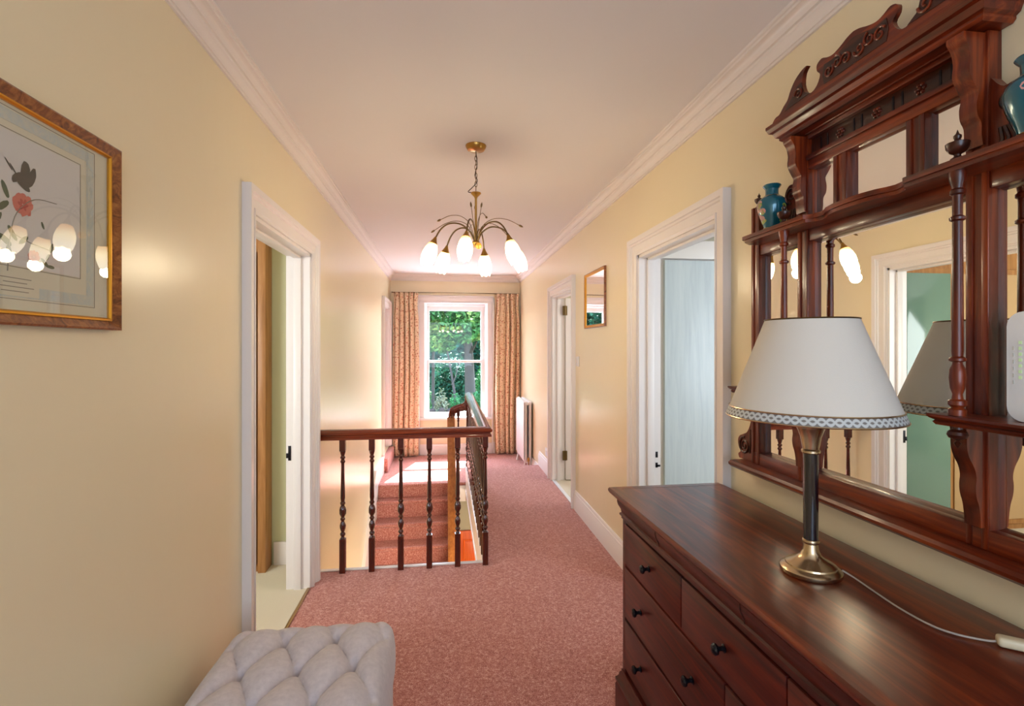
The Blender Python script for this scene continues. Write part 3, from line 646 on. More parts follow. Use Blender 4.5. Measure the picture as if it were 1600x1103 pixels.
for s in (1, -1):
    b = bmesh.new(); y0_, y1_ = YC+s*.232, YC+s*.535
    if s == 1: path = [(R-.004, y1_, 1.255), (1.048, y1_, 1.255), (1.048, y0_, 1.255), (R-.004, y0_, 1.255)]
    else: path = [(R-.004, y0_, 1.255), (1.048, y0_, 1.255), (1.048, y1_, 1.255), (R-.004, y1_, 1.255)]
    sweep(b, [(-.01, 0), (.002, 0), (.006, .006), (.003, .010), (.010, .014), (.013, .018), (.013, .023), (-.01, .024)], path, (0, 0, 1))
    a_, c_ = sorted((y0_, y1_)); box(b, (1.045, a_, 1.2555), (R-.004, c_, 1.2785)); mo('side_shelf', b, M['mah_y'])
    yc = YC+s*.268
    b = bmesh.new(); lathe(b, COLP, (1.056, yc, 1.279), 18); mo('column', b, M['mah_z'])
    b = bmesh.new(); lathe(b, URN, (1.056, yc, 1.806), 18); mo('finial', b, M['mah_dark'])
    b = bmesh.new(); lathe(b, DROP, (1.056, yc, 1.210), 18); mo('drop_finial', b, M['mah_dark'])
    b = bmesh.new(); lathe(b, [(r*.75, z*.8) for r, z in URN], (R-.02, YC+s*.5, 1.925), 14); mo('finial', b, M['mah_dark'])
    # corbel brackets
    LOWB = [(0, 0), (.008, 0), (.010, .02), (.016, .045), (.026, .065), (.029, .085), (.026, .105), (.034, .125), (.052, .145), (.062, .165), (.064, .19), (.066, .21), (0, .21)]
    ymid = YC+s*(PI_+PO_)/2; LOWB2 = [(0, 0)]+[(p.x*.62+.004, p.y) for p in smooth_pts([V(a, b__, 0) for a, b__ in LOWB[1:-1]], 3)]+[(0, .21)]
    b = bmesh.new(); prism(b, LOWB2, lambda u, v_: V(FXM-u, ymid-.017, 1.045+v_), lambda u, v_: V(FXM-u, ymid+.017, 1.045+v_)); mo('bracket', b, M['mah_z'])
    UPB = [(0, 0), (.006, 0), (.009, .02), (.010, .045), (.019, .062), (.021, .085), (.017, .108), (.026, .125), (.038, .150), (.036, .18), (.042, .205), (.052, .22), (.052, .232), (0, .232)]
    UPB2 = [(0, 0)]+[(p.x, p.y) for p in smooth_pts([V(a, b__, 0) for a, b__ in UPB[1:-1]], 3)]+[(0, .232)]
    b = bmesh.new(); prism(b, UPB2, lambda u, v_: V(FXM-u, ymid-.018, 1.840+v_), lambda u, v_: V(FXM-u, ymid+.018, 1.840+v_)); mo('bracket', b, M['mah_z'])
    # upper side scroll plates
    UE = [(0, 0), (.085, 0), (.078, .02), (.060, .035), (.055, .055), (.062, .075), (.070, .098), (.066, .125), (.048, .143), (.024, .142), (.010, .155), (0, .17)]
    ue = [(0, 0), (.085, 0)]+[(p.x, p.y) for p in smooth_pts([V(a, b__, 0) for a, b__ in UE[2:-1]], 3)]+[(0, .17)]
    yb2 = YC+s*PO_; b = bmesh.new(); prism(b, ue, lambda u, v_: V(R-.028, yb2+s*u, 1.806+v_), lambda u, v_: V(R-.004, yb2+s*u, 1.806+v_)); e2 = mo('scroll_plate', b, M['mah_z'])
    b = bmesh.new(); curl(b, .036, .108, .027, 1.7, .0045, lambda u, v_: V(R-.029, yb2+s*u, 1.806+v_), -PI/2, 1)
    for q_ in range(3): tube(b, [V(R-.029, yb2+s*u, 1.806+v_) for u, v_ in ((.012+.016*q_, .012), (.022+.012*q_, .035), (.018+.008*q_, .06))], .004, 6)
    obj('carving', b, M['mah_dark'], e2)
# frieze with rosettes and slots
mo('frieze', boxes(((R-.022, YC-PI_, 2.010), (R-.004, YC+PI_, 2.062)), bev=.001), M['mah_dark'])
for k in (-1, 0, 1):
    b = bmesh.new(); yc = YC+k*.122; mt = Matrix.Rotation(-PI/2, 4, 'Y')
    for q_ in range(6):
        a = PI*q_/3; lathe(b, [(0, -.003), (.0055, 0), (.004, .004), (0, .006)], (R-.022, yc+.010*math.cos(a), 2.036+.010*math.sin(a)), 8, mt)
    lathe(b, [(0, -.003), (.005, 0), (.004, .006), (0, .008)], (R-.022, yc, 2.036), 8, mt); mo('rosette', b, M['mah_y'])
for k in range(4):
    for q_ in (-.013, .013):
        yy = YC-.183+.122*k+q_; mo('flute', boxes(((R-.0235, yy-.0025, 2.018), (R-.021, yy+.0025, 2.054))), M['iron'])
b = boxes(((R-.036, YC-PI_, 2.062), (R-.004, YC+PI_, 2.078)), ((R-.044, YC-PI_, 2.074), (R-.004, YC+PI_, 2.086)), bev=.002); mo('upper_rail', b, M['mah_y'])
# cornice
b = bmesh.new(); CH = .298
sweep(b, [(-.03, 0), (.004, 0), (.010, .006), (.010, .012), (.018, .016), (.022, .026), (.024, .030), (.032, .034), (.036, .044), (.038, .048), (.038, .056), (-.03, .058)],
      [(R-.002, YC+CH, 2.078), (1.078, YC+CH, 2.078), (1.078, YC-CH, 2.078), (R-.002, YC-CH, 2.078)], (0, 0, 1))
box(b, (1.075, YC-CH, 2.079), (R-.002, YC+CH, 2.1355)); mo('cornice', b, M['mah_y'])
# pediment
PE = [(.325, 0), (.322, .012), (.308, .022), (.290, .024), (.270, .040), (.252, .052), (.238, .075), (.218, .096), (.190, .110), (.168, .112), (.182, .098), (.186, .066), (.174, .036), (.150, .024), (.128, .034), (.116, .058), (.128, .074), (.128, .092), (.110, .100), (.090, .092), (.070, .088), (.045, .094), (.020, .104), (0, .108)]
full = [V(a, b__, 0) for a, b__ in PE]; full = smooth_pts(full, 3); ol = [(p.x, p.y) for p in full]+[(-p.x, p.y) for p in reversed(full[:-1])]
b = bmesh.new(); prism(b, ol, lambda u, v_: V(1.056, YC+u, 2.135+v_), lambda u, v_: V(1.068, YC+u, 2.135+v_)); pe_ = mo('pediment', b, M['mah_y'])
b = bmesh.new(); prism(b, [(.10, .022), (.106, .05), (.10, .078), (.07, .074), (.03, .086), (0, .092), (-.03, .086), (-.07, .074), (-.10, .078), (-.106, .05), (-.10, .022)], lambda u, v_: V(1.0548, YC+u, 2.135+v_), lambda u, v_: V(1.057, YC+u, 2.135+v_))
for s in (1, -1): prism(b, [(s*.155, .025), (s*.18, .04), (s*.19, .075), (s*.21, .07), (s*.235, .045), (s*.265, .022)], lambda u, v_: V(1.0548, YC+u, 2.135+v_), lambda u, v_: V(1.057, YC+u, 2.135+v_))
obj('carved_panel', b, M['mah_dark'], pe_)
for s in (1, -1):
    for u0, v0, r0, st_ in ((.022, .05, .018, 0), (.052, .058, .018, 1.3), (.082, .05, .018, 2.6), (.20, .045, .018, 0)):
        b = bmesh.new(); curl(b, s*u0, v0, r0, 1.3, .0035, lambda u, v_: V(1.0535, YC+u, 2.135+v_), st_, s); obj('leaf_carving', b, M['mah_y'], pe_)

# ------------------------------------------------------------------ vases
def vase(y, label, rot=0.):
    t = thing('vase', (1.088, y, 1.8065), label, 'vase', 'teal enamel vases on the mirror shelf', rz=rot)
    b = bmesh.new(); lathe(b, [(0, 0), (.026, 0), (.027, .004), (.024, .010), (.027, .022), (.036, .048), (.044, .074), (.0455, .090), (.042, .104), (.032, .114), (.022, .120), (.020, .126), (.0205, .142), (.026, .149), (.0285, .153), (.0265, .156), (.019, .150), (.017, .12), (0, .118)], (0, 0, 0), 32)
    obj('body', b, M['vase'], t, local=True)
    for z_, r_ in ((.118, .0235), (.010, .0255)):
        b = bmesh.new(); tube(b, [(r_*math.cos(2*PI*k/32), r_*math.sin(2*PI*k/32), z_) for k in range(32)], .0018, 6, True); obj('rim_band', b, M['violet'] if z_ > .12 else M['brass'], t, local=True)
    def rad(z):
        P = [(0, .026), (.022, .027), (.048, .036), (.074, .044), (.090, .0455), (.104, .042), (.114, .032)]
        for i in range(len(P)-1):
            if P[i][0] <= z <= P[i+1][0]: f_ = (z-P[i][0])/(P[i+1][0]-P[i][0]); return P[i][1]*(1-f_)+P[i+1][1]*f_
        return .03
    rr = random.Random(3)
    def spot(bm, a, z, s_, asp=1.):
        r = rad(z)+.0006; c = V(r*math.cos(a), r*math.sin(a), z); vs = []
        for k in range(8):
            q = 2*PI*k/8; da = s_*math.cos(q)/r; dz = s_*asp*math.sin(q); r2 = rad(min(max(z+dz, 0), .112))+.0007
            vs.append(bm.verts.new((r2*math.cos(a+da), r2*math.sin(a+da), z+dz)))
        bm.faces.new(vs)
        ct = bm.verts.new(c*1.0); 
    for a0 in (2.75, 4.9, .6):
        bf = bmesh.new(); bl = bmesh.new()
        for k in range(10): spot(bf, a0+rr.uniform(-.34, .34), .060+rr.uniform(-.028, .042), .009)
        for k in range(9): spot(bl, a0+rr.uniform(-.3, .3), .058+rr.uniform(-.03, .035), .008, .7)
        obj('enamel_flower', bf, M['petal'], t, local=True, smooth=False); obj('enamel_leaf', bl, M['leafen'], t, local=True, smooth=False)
    return t
vase(1.546, 'teal enamel vase at the far end of the mirror shelf, next to the scroll', .35)
vase(.792, 'teal enamel vase with pink flowers at the right edge of the photo', 1.1)

# ------------------------------------------------------------------ router
rt = thing('router', (1.095, .760, 1.279), 'white upright internet router with green lights on the near side shelf', 'router')
b = bmesh.new(); rp = []
hw, hh, rc = .072, .208, .028
for cx, cz, a0 in ((hw-rc, rc, -PI/2), (hw-rc, hh-rc, 0), (-hw+rc, hh-rc, PI/2), (-hw+rc, rc, PI)):
    for k in range(7): a = a0+PI/2*k/6; rp.append((cx+rc*math.cos(a), cz+rc*math.sin(a)))
prism(b, rp, lambda u, v_: V(1.078, .760+u, 1.2795+v_), lambda u, v_: V(1.104, .760+u, 1.2795+v_)); obj('body', b, M['porcelain'], rt)
b = bmesh.new()
for k in range(7): box(b, (1.0772, .806, 1.36+k*.011), (1.0781, .811, 1.366+k*.011))
obj('indicator_lights', b, mat('green_led', 'C4D8B0', .4, emis='B8E090', es=.15), rt)
b = bmesh.new()
for k in range(6): box(b, (1.0774, .819, 1.35+k*.013), (1.0781, .8212, 1.357+k*.013))
obj('legend', b, M['marbled'], rt)

# ------------------------------------------------------------------ chandelier
CX, CY = .170, 2.69
ch = thing('chandelier', (CX, CY, CE), 'six-arm brass chandelier with lit frosted tulip shades hanging from the ceiling', 'chandelier')
bm = bmesh.new(); lathe(bm, [(0, -.030), (.035, -.028), (.045, -.024), (.052, -.012), (.056, -.002), (.056, 0)], (CX, CY, CE), 32); obj('ceiling_rose', bm, M['brass'], ch)
bm = bmesh.new()
for k in range(9):
    z_ = CE-.045-.023*k; pts = []
    for q in range(12):
        a = 2*PI*q/12; u = .0065*math.cos(a); v_ = .0155*math.sin(a)
        pts.append((CX+(u if k % 2 else 0), CY+(0 if k % 2 else u), z_+v_))
    tube(bm, pts, .0016, 5, True)
obj('chain', bm, M['brassdk'], ch)
bm = bmesh.new(); tube(bm, smooth_pts([(CX, CY, CE-.03), (CX+.006, CY, CE-.1), (CX-.004, CY, CE-.15), (CX+.007, CY, CE-.19), (CX-.02, CY, CE-.225), (CX-.042, CY, CE-.248), (CX-.02, CY, CE-.252), (CX-.008, CY, CE-.262)], 4), .0022, 6); obj('cord', bm, M['iron'], ch)
bm = bmesh.new(); lathe(bm, [(0, -.252), (.027, -.252), (.028, -.256), (.018, -.266), (.009, -.275), (.006, -.285), (.0055, -.50), (.010, -.505), (.018, -.512), (.020, -.52), (.016, -.530), (.012, -.535), (.008, -.545), (0, -.546)], (CX, CY, CE), 20); obj('stem', bm, M['brass'], ch)
bm = bmesh.new(); mt = Matrix.Rotation(PI/2*.9, 4, 'X'); lathe(bm, [(0, -.018), (.012, -.014), (.018, 0), (.012, .014), (0, .018)], (CX+.014, CY-.01, CE-.538), 14); obj('amber_drop', bm, M['amber'], ch)
import math as _m
TH = .13492; fwd = V(_m.sin(TH), _m.cos(TH), 0); rgt = V(_m.cos(TH), -_m.sin(TH), 0)
SP = [(.016, 0), (.024, -.012), (.033, -.035), (.038, -.062), (.038, -.088), (.033, -.112), (.0275, -.126), (.0265, -.126), (.031, -.112), (.0355, -.088), (.0355, -.062), (.031, -.035), (.022, -.012), (.014, -.002)]
for k in range(6):
    a = math.radians(-8+60*k); dr = -fwd*math.cos(a)+rgt*math.sin(a); C0 = V(CX, CY, CE)
    arm = smooth_pts([C0+dr*.010+V(0, 0, -.512), C0+dr*.035+V(0, 0, -.462), C0+dr*.085+V(0, 0, -.428), C0+dr*.145+V(0, 0, -.430), C0+dr*.190+V(0, 0, -.462), C0+dr*.222+V(0, 0, -.515)], 5)
    bm = bmesh.new(); tube(bm, arm, .0042, 8); ar = obj('arm', bm, M['brassdk'], ch)
    tip = C0+dr*.222+V(0, 0, -.515); ax = (dr*.36+V(0, 0, -1)).normalized(); q = V(0, 0, -1).rotation_difference(ax).to_matrix().to_4x4()
    bm = bmesh.new(); lathe(bm, [(0, .010), (.006, .008), (.010, -.004), (.018, -.022), (.0225, -.030), (.0215, -.032), (0, -.026)], tip, 16, q); obj('lamp_cap', bm, M['brass'], ar)
    bm = bmesh.new(); rings = []; sh0 = tip+ax*.022
    n_ = 24
    for r, z in SP:
        rings.append([bm.verts.new(sh0+q @ V(r*math.cos(2*PI*j/n_), r*math.sin(2*PI*j/n_), z+(.005*math.cos(2*PI*j/n_*6) if -.13 < z < -.12 else 0))) for j in range(n_)])
    for i in range(len(SP)):
        A_, B_ = rings[i], rings[(i+1) % len(SP)]
        for j in range(n_): bm.faces.new((A_[j], A_[(j+1) % n_], B_[(j+1) % n_], B_[j]))
    obj('glass_shade', bm, M['lit'], ar)
    ld = bpy.data.lights.new('bulb', 'POINT'); ld.energy = 1.5; ld.color = (1, .83, .56); ld.shadow_soft_size = .03
    lo_ = bpy.data.objects.new('bulb', ld); COL.objects.link(lo_); lo_.location = sh0+ax*.150
    # curved wire tendril with a bud
    a2 = a+math.radians(24); d2_ = -fwd*math.cos(a2)+rgt*math.sin(a2)
    pts = smooth_pts([C0+d2_*.008+V(0, 0, -.512), C0+d2_*.04+V(0, 0, -.43), C0+d2_*.10+V(0, 0, -.398), C0+d2_*.17+V(0, 0, -.405), C0+d2_*.235+V(0, 0, -.438)], 5)
    bm = bmesh.new(); tube(bm, pts, .0018, 6); e_ = C0+d2_*.235+V(0, 0, -.438); t_ = (pts[-1]-pts[-2]).normalized()
    tube(bm, [e_, e_+t_*.008, e_+t_*.018, e_+t_*.028], [.0018, .0052, .0052, .0008], 8); obj('tendril', bm, M['brassdk'], ch)
for k in range(3):
    a = math.radians(70+120*k); d3_ = -fwd*math.cos(a)+rgt*math.sin(a); C0 = V(CX, CY, CE)
    pts = smooth_pts([C0+d3_*.008+V(0, 0, -.51), C0+d3_*.014+V(0, 0, -.43), C0+d3_*.030+V(0, 0, -.335)], 4); e_ = pts[-1]; t_ = (pts[-1]-pts[-2]).normalized()
    bm = bmesh.new(); tube(bm, pts, .0016, 6); tube(bm, [e_, e_+t_*.008, e_+t_*.018, e_+t_*.030], [.0016, .005, .005, .0008], 8); obj('tendril', bm, M['brassdk'], ch)

# ------------------------------------------------------------------ curtains
def curtain(x0, x1, label, seed, inner):
    t = thing('curtain', ((x0+x1)/2, YF-.10, LZ+.02), label, 'curtain', 'floral curtains either side of the far window')
    nf = 5; NU, NV = 150, 46; z0, z1 = LZ+.015, 2.222; rr = random.Random(seed)
    ph = [rr.uniform(-.55, .55) for _ in range(nf+2)]
    def P(u, v_, off=0.):
        z = z0+(z1-z0)*v_; wv = nf*u+ph[int(u*nf)]*(.5-abs((u*nf) % 1-.5))
        amp = (.040+.016*(1-v_))*(.75+.35*math.sin(9*u+seed)) if v_ < .955 else .014+.010*math.sin(v_*60)
        y = YF-.095+amp*math.sin(2*PI*wv+.5*math.sin(3*v_+seed))+.010*math.sin(2*PI*nf*2.0*u+seed)*(v_ if v_ < .955 else .6)+off
        sq = 1.0-.10*math.exp(-((v_-.93)/.06)**2)
        xm = (x0+x1)/2; x = xm+(x0+(x1-x0)*u-xm)*sq+.012*math.sin(5*v_+seed+2*u)*(1-v_)+.012*math.cos(2*PI*wv)*(1-.3*v_)
        if v_ > .955: y += .006*math.sin(2*PI*nf*3*u)
        return V(min(max(x, L+.012), R-.012), y, z)
    def sheet(off, ua=0., ub=1.):
        bm = bmesh.new(); g = [[bm.verts.new(P(ua+(ub-ua)*i/NU, j/NV, off)) for j in range(NV+1)] for i in range(NU+1)]
        for i in range(NU):
            for j in range(NV): bm.faces.new((g[i][j], g[i+1][j], g[i+1][j+1], g[i][j+1]))
        return bm
    o = obj('drape', sheet(0), M['curtain'], t, ang=80); md = o.modifiers.new('thickness', 'SOLIDIFY'); md.thickness = .003
    bm = bmesh.new(); NV2 = 30; xs = (x1+.001, x1+.022) if inner == 1 else (x0-.022, x0-.001)
    g = [[bm.verts.new(V(xs[0]+(xs[1]-xs[0])*i/6-(.020*(j/NV2)**2)*(1 if inner == 1 else -1), YF-.062+.006*math.sin(i+j*.3), z0+(z1-.06-z0)*j/NV2)) for j in range(NV2+1)] for i in range(7)]
    for i in range(6):
        for j in range(NV2): bm.faces.new((g[i][j], g[i+1][j], g[i+1][j+1], g[i][j+1]))
    o = obj('lining', bm, M['lining'], t, ang=80); md = o.modifiers.new('thickness', 'SOLIDIFY'); md.thickness = .002
curtain(-.745, -.375, 'peach floral curtain hanging left of the far window', 3, 1)
curtain(.735, 1.118, 'peach floral curtain hanging right of the far window, behind the radiator', 8, 0)
cr = thing('curtain_rod', (.18, YF-.095, 2.22), 'thin brown curtain rod across the top of the far window', 'curtain rod')
bm = bmesh.new(); tube(bm, [(L+.03, YF-.095, 2.222), (R-.03, YF-.095, 2.222)], .006, 10); obj('pole', bm, M['brassdk'], cr)
for x in (L+.035, R-.035):
    bm = bmesh.new(); lathe(bm, [(0, -.008), (.009, -.004), (.010, .004), (0, .010)], (x, YF-.095, 2.222), 10, Matrix.Rotation(PI/2, 4, 'Y')); obj('end_cap', bm, M['brassdk'], cr)
for x in (L+.06, R-.06):
    obj('rod_bracket', boxes(((x-.006, YF-.095, 2.216), (x+.006, YF, 2.228)), bev=.001), M['brassdk'], cr)

# ------------------------------------------------------------------ radiator
ra = thing('radiator', (1.085, 6.88, LZ), 'white column radiator against the right wall beside the curtain', 'radiator')
for k in range(11):
    b = bmesh.new(); y = 6.435+.062*k
    for x in (1.052, 1.112): lathe(b, [(0, -.08), (.020, -.07), (.024, -.05), (.019, -.02), (.019, .66), (.024, .69), (.020, .71), (0, .72)], (x, y, 0), 10, Matrix.Diagonal((1, 1.25, 1, 1)))
    box(b, (1.045, y-.020, .665), (1.12, y+.020, .70), .008); box(b, (1.045, y-.020, -.07), (1.12, y+.020, -.035), .008)
    obj('column', b, M['white'], ra)
for y in (6.435, 7.055):
    b = bmesh.new()
    for x in (1.050, 1.114): tube(b, [(x, y, -.06), (x-(.012 if x < 1.08 else -.004), y, -.12), (x-(.02 if x < 1.08 else -.006), y, LZ+.001)], [.014, .010, .015], 8)
    obj('foot', b, M['white'], ra)
b = boxes(((1.022, 6.41, -.04), (1.030, 7.08, .705)), ((1.022, 6.5, .3), (1.04, 6.52, .32)), ((1.022, 6.9, .3), (1.04, 6.92, .32)), bev=.003); obj('front_cover', b, M['white'], ra)
b = bmesh.new(); tube(b, [(1.08, 6.37, LZ), (1.08, 6.37, -.06), (1.08, 6.40, -.045), (1.08, 6.425, -.045)], .007, 8); lathe(b, [(0, -.05), (.014, -.05), (.015, -.02), (.010, .0), (0, .0)], (1.08, 6.37, -.0), 10); obj('valve', b, M['brass'], ra)

# ------------------------------------------------------------------ ottoman
ox0, ox1, oy0, oy1, OZ = -.712, -.172, .80, 1.835, .475
ot = thing('ottoman', ((ox0+ox1)/2, (oy0+oy1)/2, 0), 'light grey deep-buttoned fabric ottoman against the left wall', 'ottoman')
bx, by = .162, .162; bx0, by0 = -.518, 1.724
def tuft(x, y):
    # diamond lattice: rows .158 apart in y, columns bx apart, alternate rows shifted by half
    p = (x-bx0)/bx; r = (y-by0)/.152
    a = (p+r/2)*1.0; b_ = (p-r/2)*1.0
    fa, fb = abs(math.sin(PI*a)), abs(math.sin(PI*b_))
    dent = math.exp(-((1-math.cos(2*PI*a))*1.0+(1-math.cos(2*PI*b_))*1.0)*5.5)
    puff = .036*(fa*fb)**.5
    return puff-.034*dent-.016
bm = bmesh.new(); NX, NY = 130, 220; Rr = .075; g = []
def edge_d(x, y):
    cr_ = .07; hx_ = (ox1-ox0)/2; hy_ = (oy1-oy0)/2; X_ = abs(x-(ox0+ox1)/2); Y_ = abs(y-(oy0+oy1)/2)
    return min(hx_-X_, hy_-Y_)
for i in range(NX+1):
    row = []
    for j in range(NY+1):
        fi, fj = i/NX, j/NY
        sx = .5-.5*math.cos(PI*fi) if False else fi
        x = ox0+(ox1-ox0)*fi; y = oy0+(oy1-oy0)*fj
        # rounded rectangle mapping
        hx_, hy_, cr_ = (ox1-ox0)/2, (oy1-oy0)/2, .055; cx_, cy_ = (ox0+ox1)/2, (oy0+oy1)/2; dx, dy = x-cx_, y-cy_
        ex, ey = max(abs(dx)-(hx_-cr_), 0), max(abs(dy)-(hy_-cr_), 0)
        if ex > 0 and ey > 0:
            mx_ = max(ex, ey); k = mx_/math.hypot(ex, ey); ex2, ey2 = ex*k, ey*k
            dx = math.copysign(hx_-cr_+ex2, dx); dy = math.copysign(hy_-cr_+ey2, dy)
        d = min(hx_-abs(x-cx_), hy_-abs(y-cy_))
        z = OZ-.012
        if d < Rr: z += -Rr*.72+.72*math.sqrt(max(Rr*Rr-(Rr-d)**2, 0))
        x2, y2 = cx_+dx, cy_+dy; fade = min(1, max(0, d/.075)); tb = tuft(x2, y2)
        # beyond the outer buttons the pleats run straight to the edge
        z += tb*fade+ (.006*(1-fade))
        bulge = 1
        row.append(bm.verts.new((x2, y2, z)))
    g.append(row)
for i in range(NX):
    for j in range(NY): bm.faces.new((g[i][j], g[i+1][j], g[i+1][j+1], g[i][j+1]))
bd = [g[i][0] for i in range(NX+1)]+[g[NX][j] for j in range(1, NY+1)]+[g[i][NY] for i in range(NX-1, -1, -1)]+[g[0][j] for j in range(NY-1, 0, -1)]
cc = V((ox0+ox1)/2, (oy0+oy1)/2, 0); prev = bd
for zz, sc_ in ((.375, 1.012), (.33, 1.014), (.29, 1.008), (.275, .99)):
    ring = [bm.verts.new((cc.x+(v_.co.x-cc.x)*(1+(sc_-1)*1.4), cc.y+(v_.co.y-cc.y)*sc_, zz)) for v_ in bd]
    for k in range(len(bd)): bm.faces.new((prev[k], prev[(k+1) % len(bd)], ring[(k+1) % len(bd)], ring[k]))
    prev = ring
bm.faces.new(prev)
obj('tufted_cushion', bm, M['fabric'], ot, ang=75)
obj('base_box', boxes(((ox0+.006, oy0+.006, .07), (ox1-.006, oy1-.006, .285)), bev=.02), M['fabric'], ot)
for x in (ox0+.05, ox1-.05):
    for y in (oy0+.05, oy1-.05):
        b = bmesh.new(); lathe(b, [(0, 0), (.014, 0), (.024, .07), (0, .07)], (x, y, 0.001), 14); obj('leg', b, M['mah_z'], ot)
for rI in range(-6, 1):
    for c in range(-2, 4):
        yy = by0+.152*rI; xx = bx0+bx*(c+(.5 if rI % 2 else 0))
        if ox0+.09 < xx < ox1-.07 and yy > oy0+.07:
            b = bmesh.new(); lathe(b, [(0, -.004), (.009, -.003), (.011, .0), (.007, .004), (0, .005)], (xx, yy, OZ-.012-.038), 12); obj('button', b, M['fabric'], ot)

# ------------------------------------------------------------------ pictures, switch, socket
pc = thing('framed_print', (L+.01, 1.066, 1.46), 'framed botanical rose print in burr walnut frame on the left wall', 'picture')
py0, py1, pz0, pz1 = .785, 1.347, 1.460, 1.888; X0 = L+.002
b = bmesh.new(); sweep(b, [(-.021, 0), (-.021, .010), (-.015, .014), (-.004, .022), (0, .020), (0, 0)], [(X0, py1, pz0), (X0, py1, pz1), (X0, py0, pz1), (X0, py0, pz0)], (1, 0, 0), True); fr = obj('frame', b, M['burr'], pc)
b = bmesh.new(); sweep(b, [(-.028, .004), (-.028, .009), (-.025, .0125), (-.0212, .0118), (-.0212, .004)], [(X0, py1, pz0), (X0, py1, pz1), (X0, py0, pz1), (X0, py0, pz0)], (1, 0, 0), True); obj('gilt_slip', b, M['gilt'], pc)
obj('mount', boxes(((X0, py0+.02, pz0+.02), (X0+.004, py1-.02, pz1-.02))), M['mount'], pc)
def flat(name, bm, m, par=pc): return obj(name, bm, m, par, smooth=False)
def frame_band(y0, y1, z0, z1, w_, x):
    return boxes(((x, y0, z0), (x+.0006, y1, z0+w_)), ((x, y0, z1-w_), (x+.0006, y1, z1)), ((x, y0, z0+w_), (x+.0006, y0+w_, z1-w_)), ((x, y1-w_, z0+w_), (x+.0006, y1, z1-w_)))
cY = (py0+py1)/2
flat('marbled_band', frame_band(cY-.208, cY+.208, 1.512, 1.850, .022, X0+.004), M['marbled'])
flat('ruled_line', frame_band(cY-.212, cY+.212, 1.508, 1.854, .0012, X0+.004), M['ink'])
flat('print', boxes(((X0+.0041, cY-.165, 1.570), (X0+.0047, cY+.165, 1.812))), M['paper'])
flat('ruled_line', frame_band(cY-.168, cY+.168, 1.567, 1.815, .0014, X0+.004), M['ink'])
flat('caption_panel', boxes(((X0+.0044, cY-.055, 1.514), (X0+.0052, cY+.055, 1.555))), M['mount'])
b = bmesh.new()
for k, wd in enumerate((.036, .026, .042, .030)): box(b, (X0+.0053, cY-wd, 1.546-.008*k), (X0+.0056, cY+wd, 1.5475-.008*k))
flat('caption_text', b, M['ink'])
def blob(bm, y, z, r, ry=1., rot=0., n=12, wob=.12, sd=0, x=X0+.0049):
    rr = random.Random(sd); vs = []
    for k in range(n):
        a = 2*PI*k/n; rad_ = r*(1+wob*rr.uniform(-1, 1)); u = rad_*math.cos(a); w_ = rad_*ry*math.sin(a)
        vs.append(bm.verts.new((x, y+u*math.cos(rot)-w_*math.sin(rot), z+u*math.sin(rot)+w_*math.cos(rot))))
    bm.faces.new(vs)
def art(y, z, s_, sd):
    r1, r2 = bmesh.new(), bmesh.new(); rr = random.Random(sd)
    for k in range(9): blob(r1, y+s_*.7*math.cos(k*.7), z+s_*.6*math.sin(k*.7), s_*.55, .8, k, 10, .15, sd+k, X0+.0050+.00002*k)
    for k in range(6): blob(r2, y+s_*.35*math.cos(k*1.05), z+s_*.3*math.sin(k*1.05), s_*.28, .6, k, 9, .2, sd+k, X0+.0054+.00002*k)
    return r1, r2
r1, r2 = art(1.083, 1.728, .020, 1); flat('printed_rose', r1, M['rose']); flat('printed_rose_heart', r2, M['rose2'])
r1, r2 = art(1.108, 1.635, .012, 5); flat('printed_rose', r1, M['rose']); flat('printed_rose_heart', r2, M['rose2'])
r1, r2 = art(1.000, 1.655, .017, 9); flat('printed_rose', r1, M['rose']); flat('printed_rose_heart', r2, M['rose2'])
b = bmesh.new(); rr = random.Random(4)
for k, (y, z, r, a) in enumerate([(1.045, 1.745, .016, 2), (1.04, 1.715, .017, .6), (1.06, 1.67, .015, -.9), (1.045, 1.655, .017, 2.6), (1.052, 1.632, .018, 1.6), (1.085, 1.662, .013, .7), (1.135, 1.628, .012, -.7), (1.142, 1.640, .009, 1), (1.152, 1.660, .011, 1.2), (1.15, 1.622, .010, 0), (1.03, 1.69, .014, 1), (.97, 1.70, .016, .4), (.96, 1.66, .018, 2), (.985, 1.62, .016, 1.2), (1.13, 1.70, .008, 2)]): blob(b, y, z, r, .36, a, 10, .1, k, X0+.0050)
flat('printed_leaves', b, M['pgreen'])
b = bmesh.new(); tube(b, smooth_pts([(X0+.005, 1.05, 1.60), (X0+.005, 1.055, 1.66), (X0+.005, 1.07, 1.71), (X0+.005, 1.11, 1.745), (X0+.005, 1.165, 1.752)], 5), .0009, 5); tube(b, smooth_pts([(X0+.005, 1.06, 1.67), (X0+.005, 1.10, 1.66), (X0+.005, 1.145, 1.655)], 4), .0008, 5); flat('printed_stem', b, M['ink'])
b = bmesh.new(); blob(b, 1.088, 1.786, .026, .42, 1.45, 12, .08, 1, X0+.0052); blob(b, 1.102, 1.783, .022, .40, 1.15, 12, .08, 2, X0+.0053); blob(b, 1.07, 1.775, .016, .45, .7, 12, .1, 3, X0+.0054); blob(b, 1.084, 1.765, .018, .4, -.5, 12, .1, 4, X0+.0055)
for k in range(2): blob(b, 1.052+.01*k, 1.793-.006*k, .013, .14, 2.3, 10, .05, k, X0+.0051)
flat('printed_butterfly', b, M['pgrey'])
obj('glazing', boxes(((X0+.0070, py0+.025, pz0+.025), (X0+.0085, py1-.025, pz1-.025))), glass('picture_glass', (.97, .98, .97, 1), 1.2), pc)

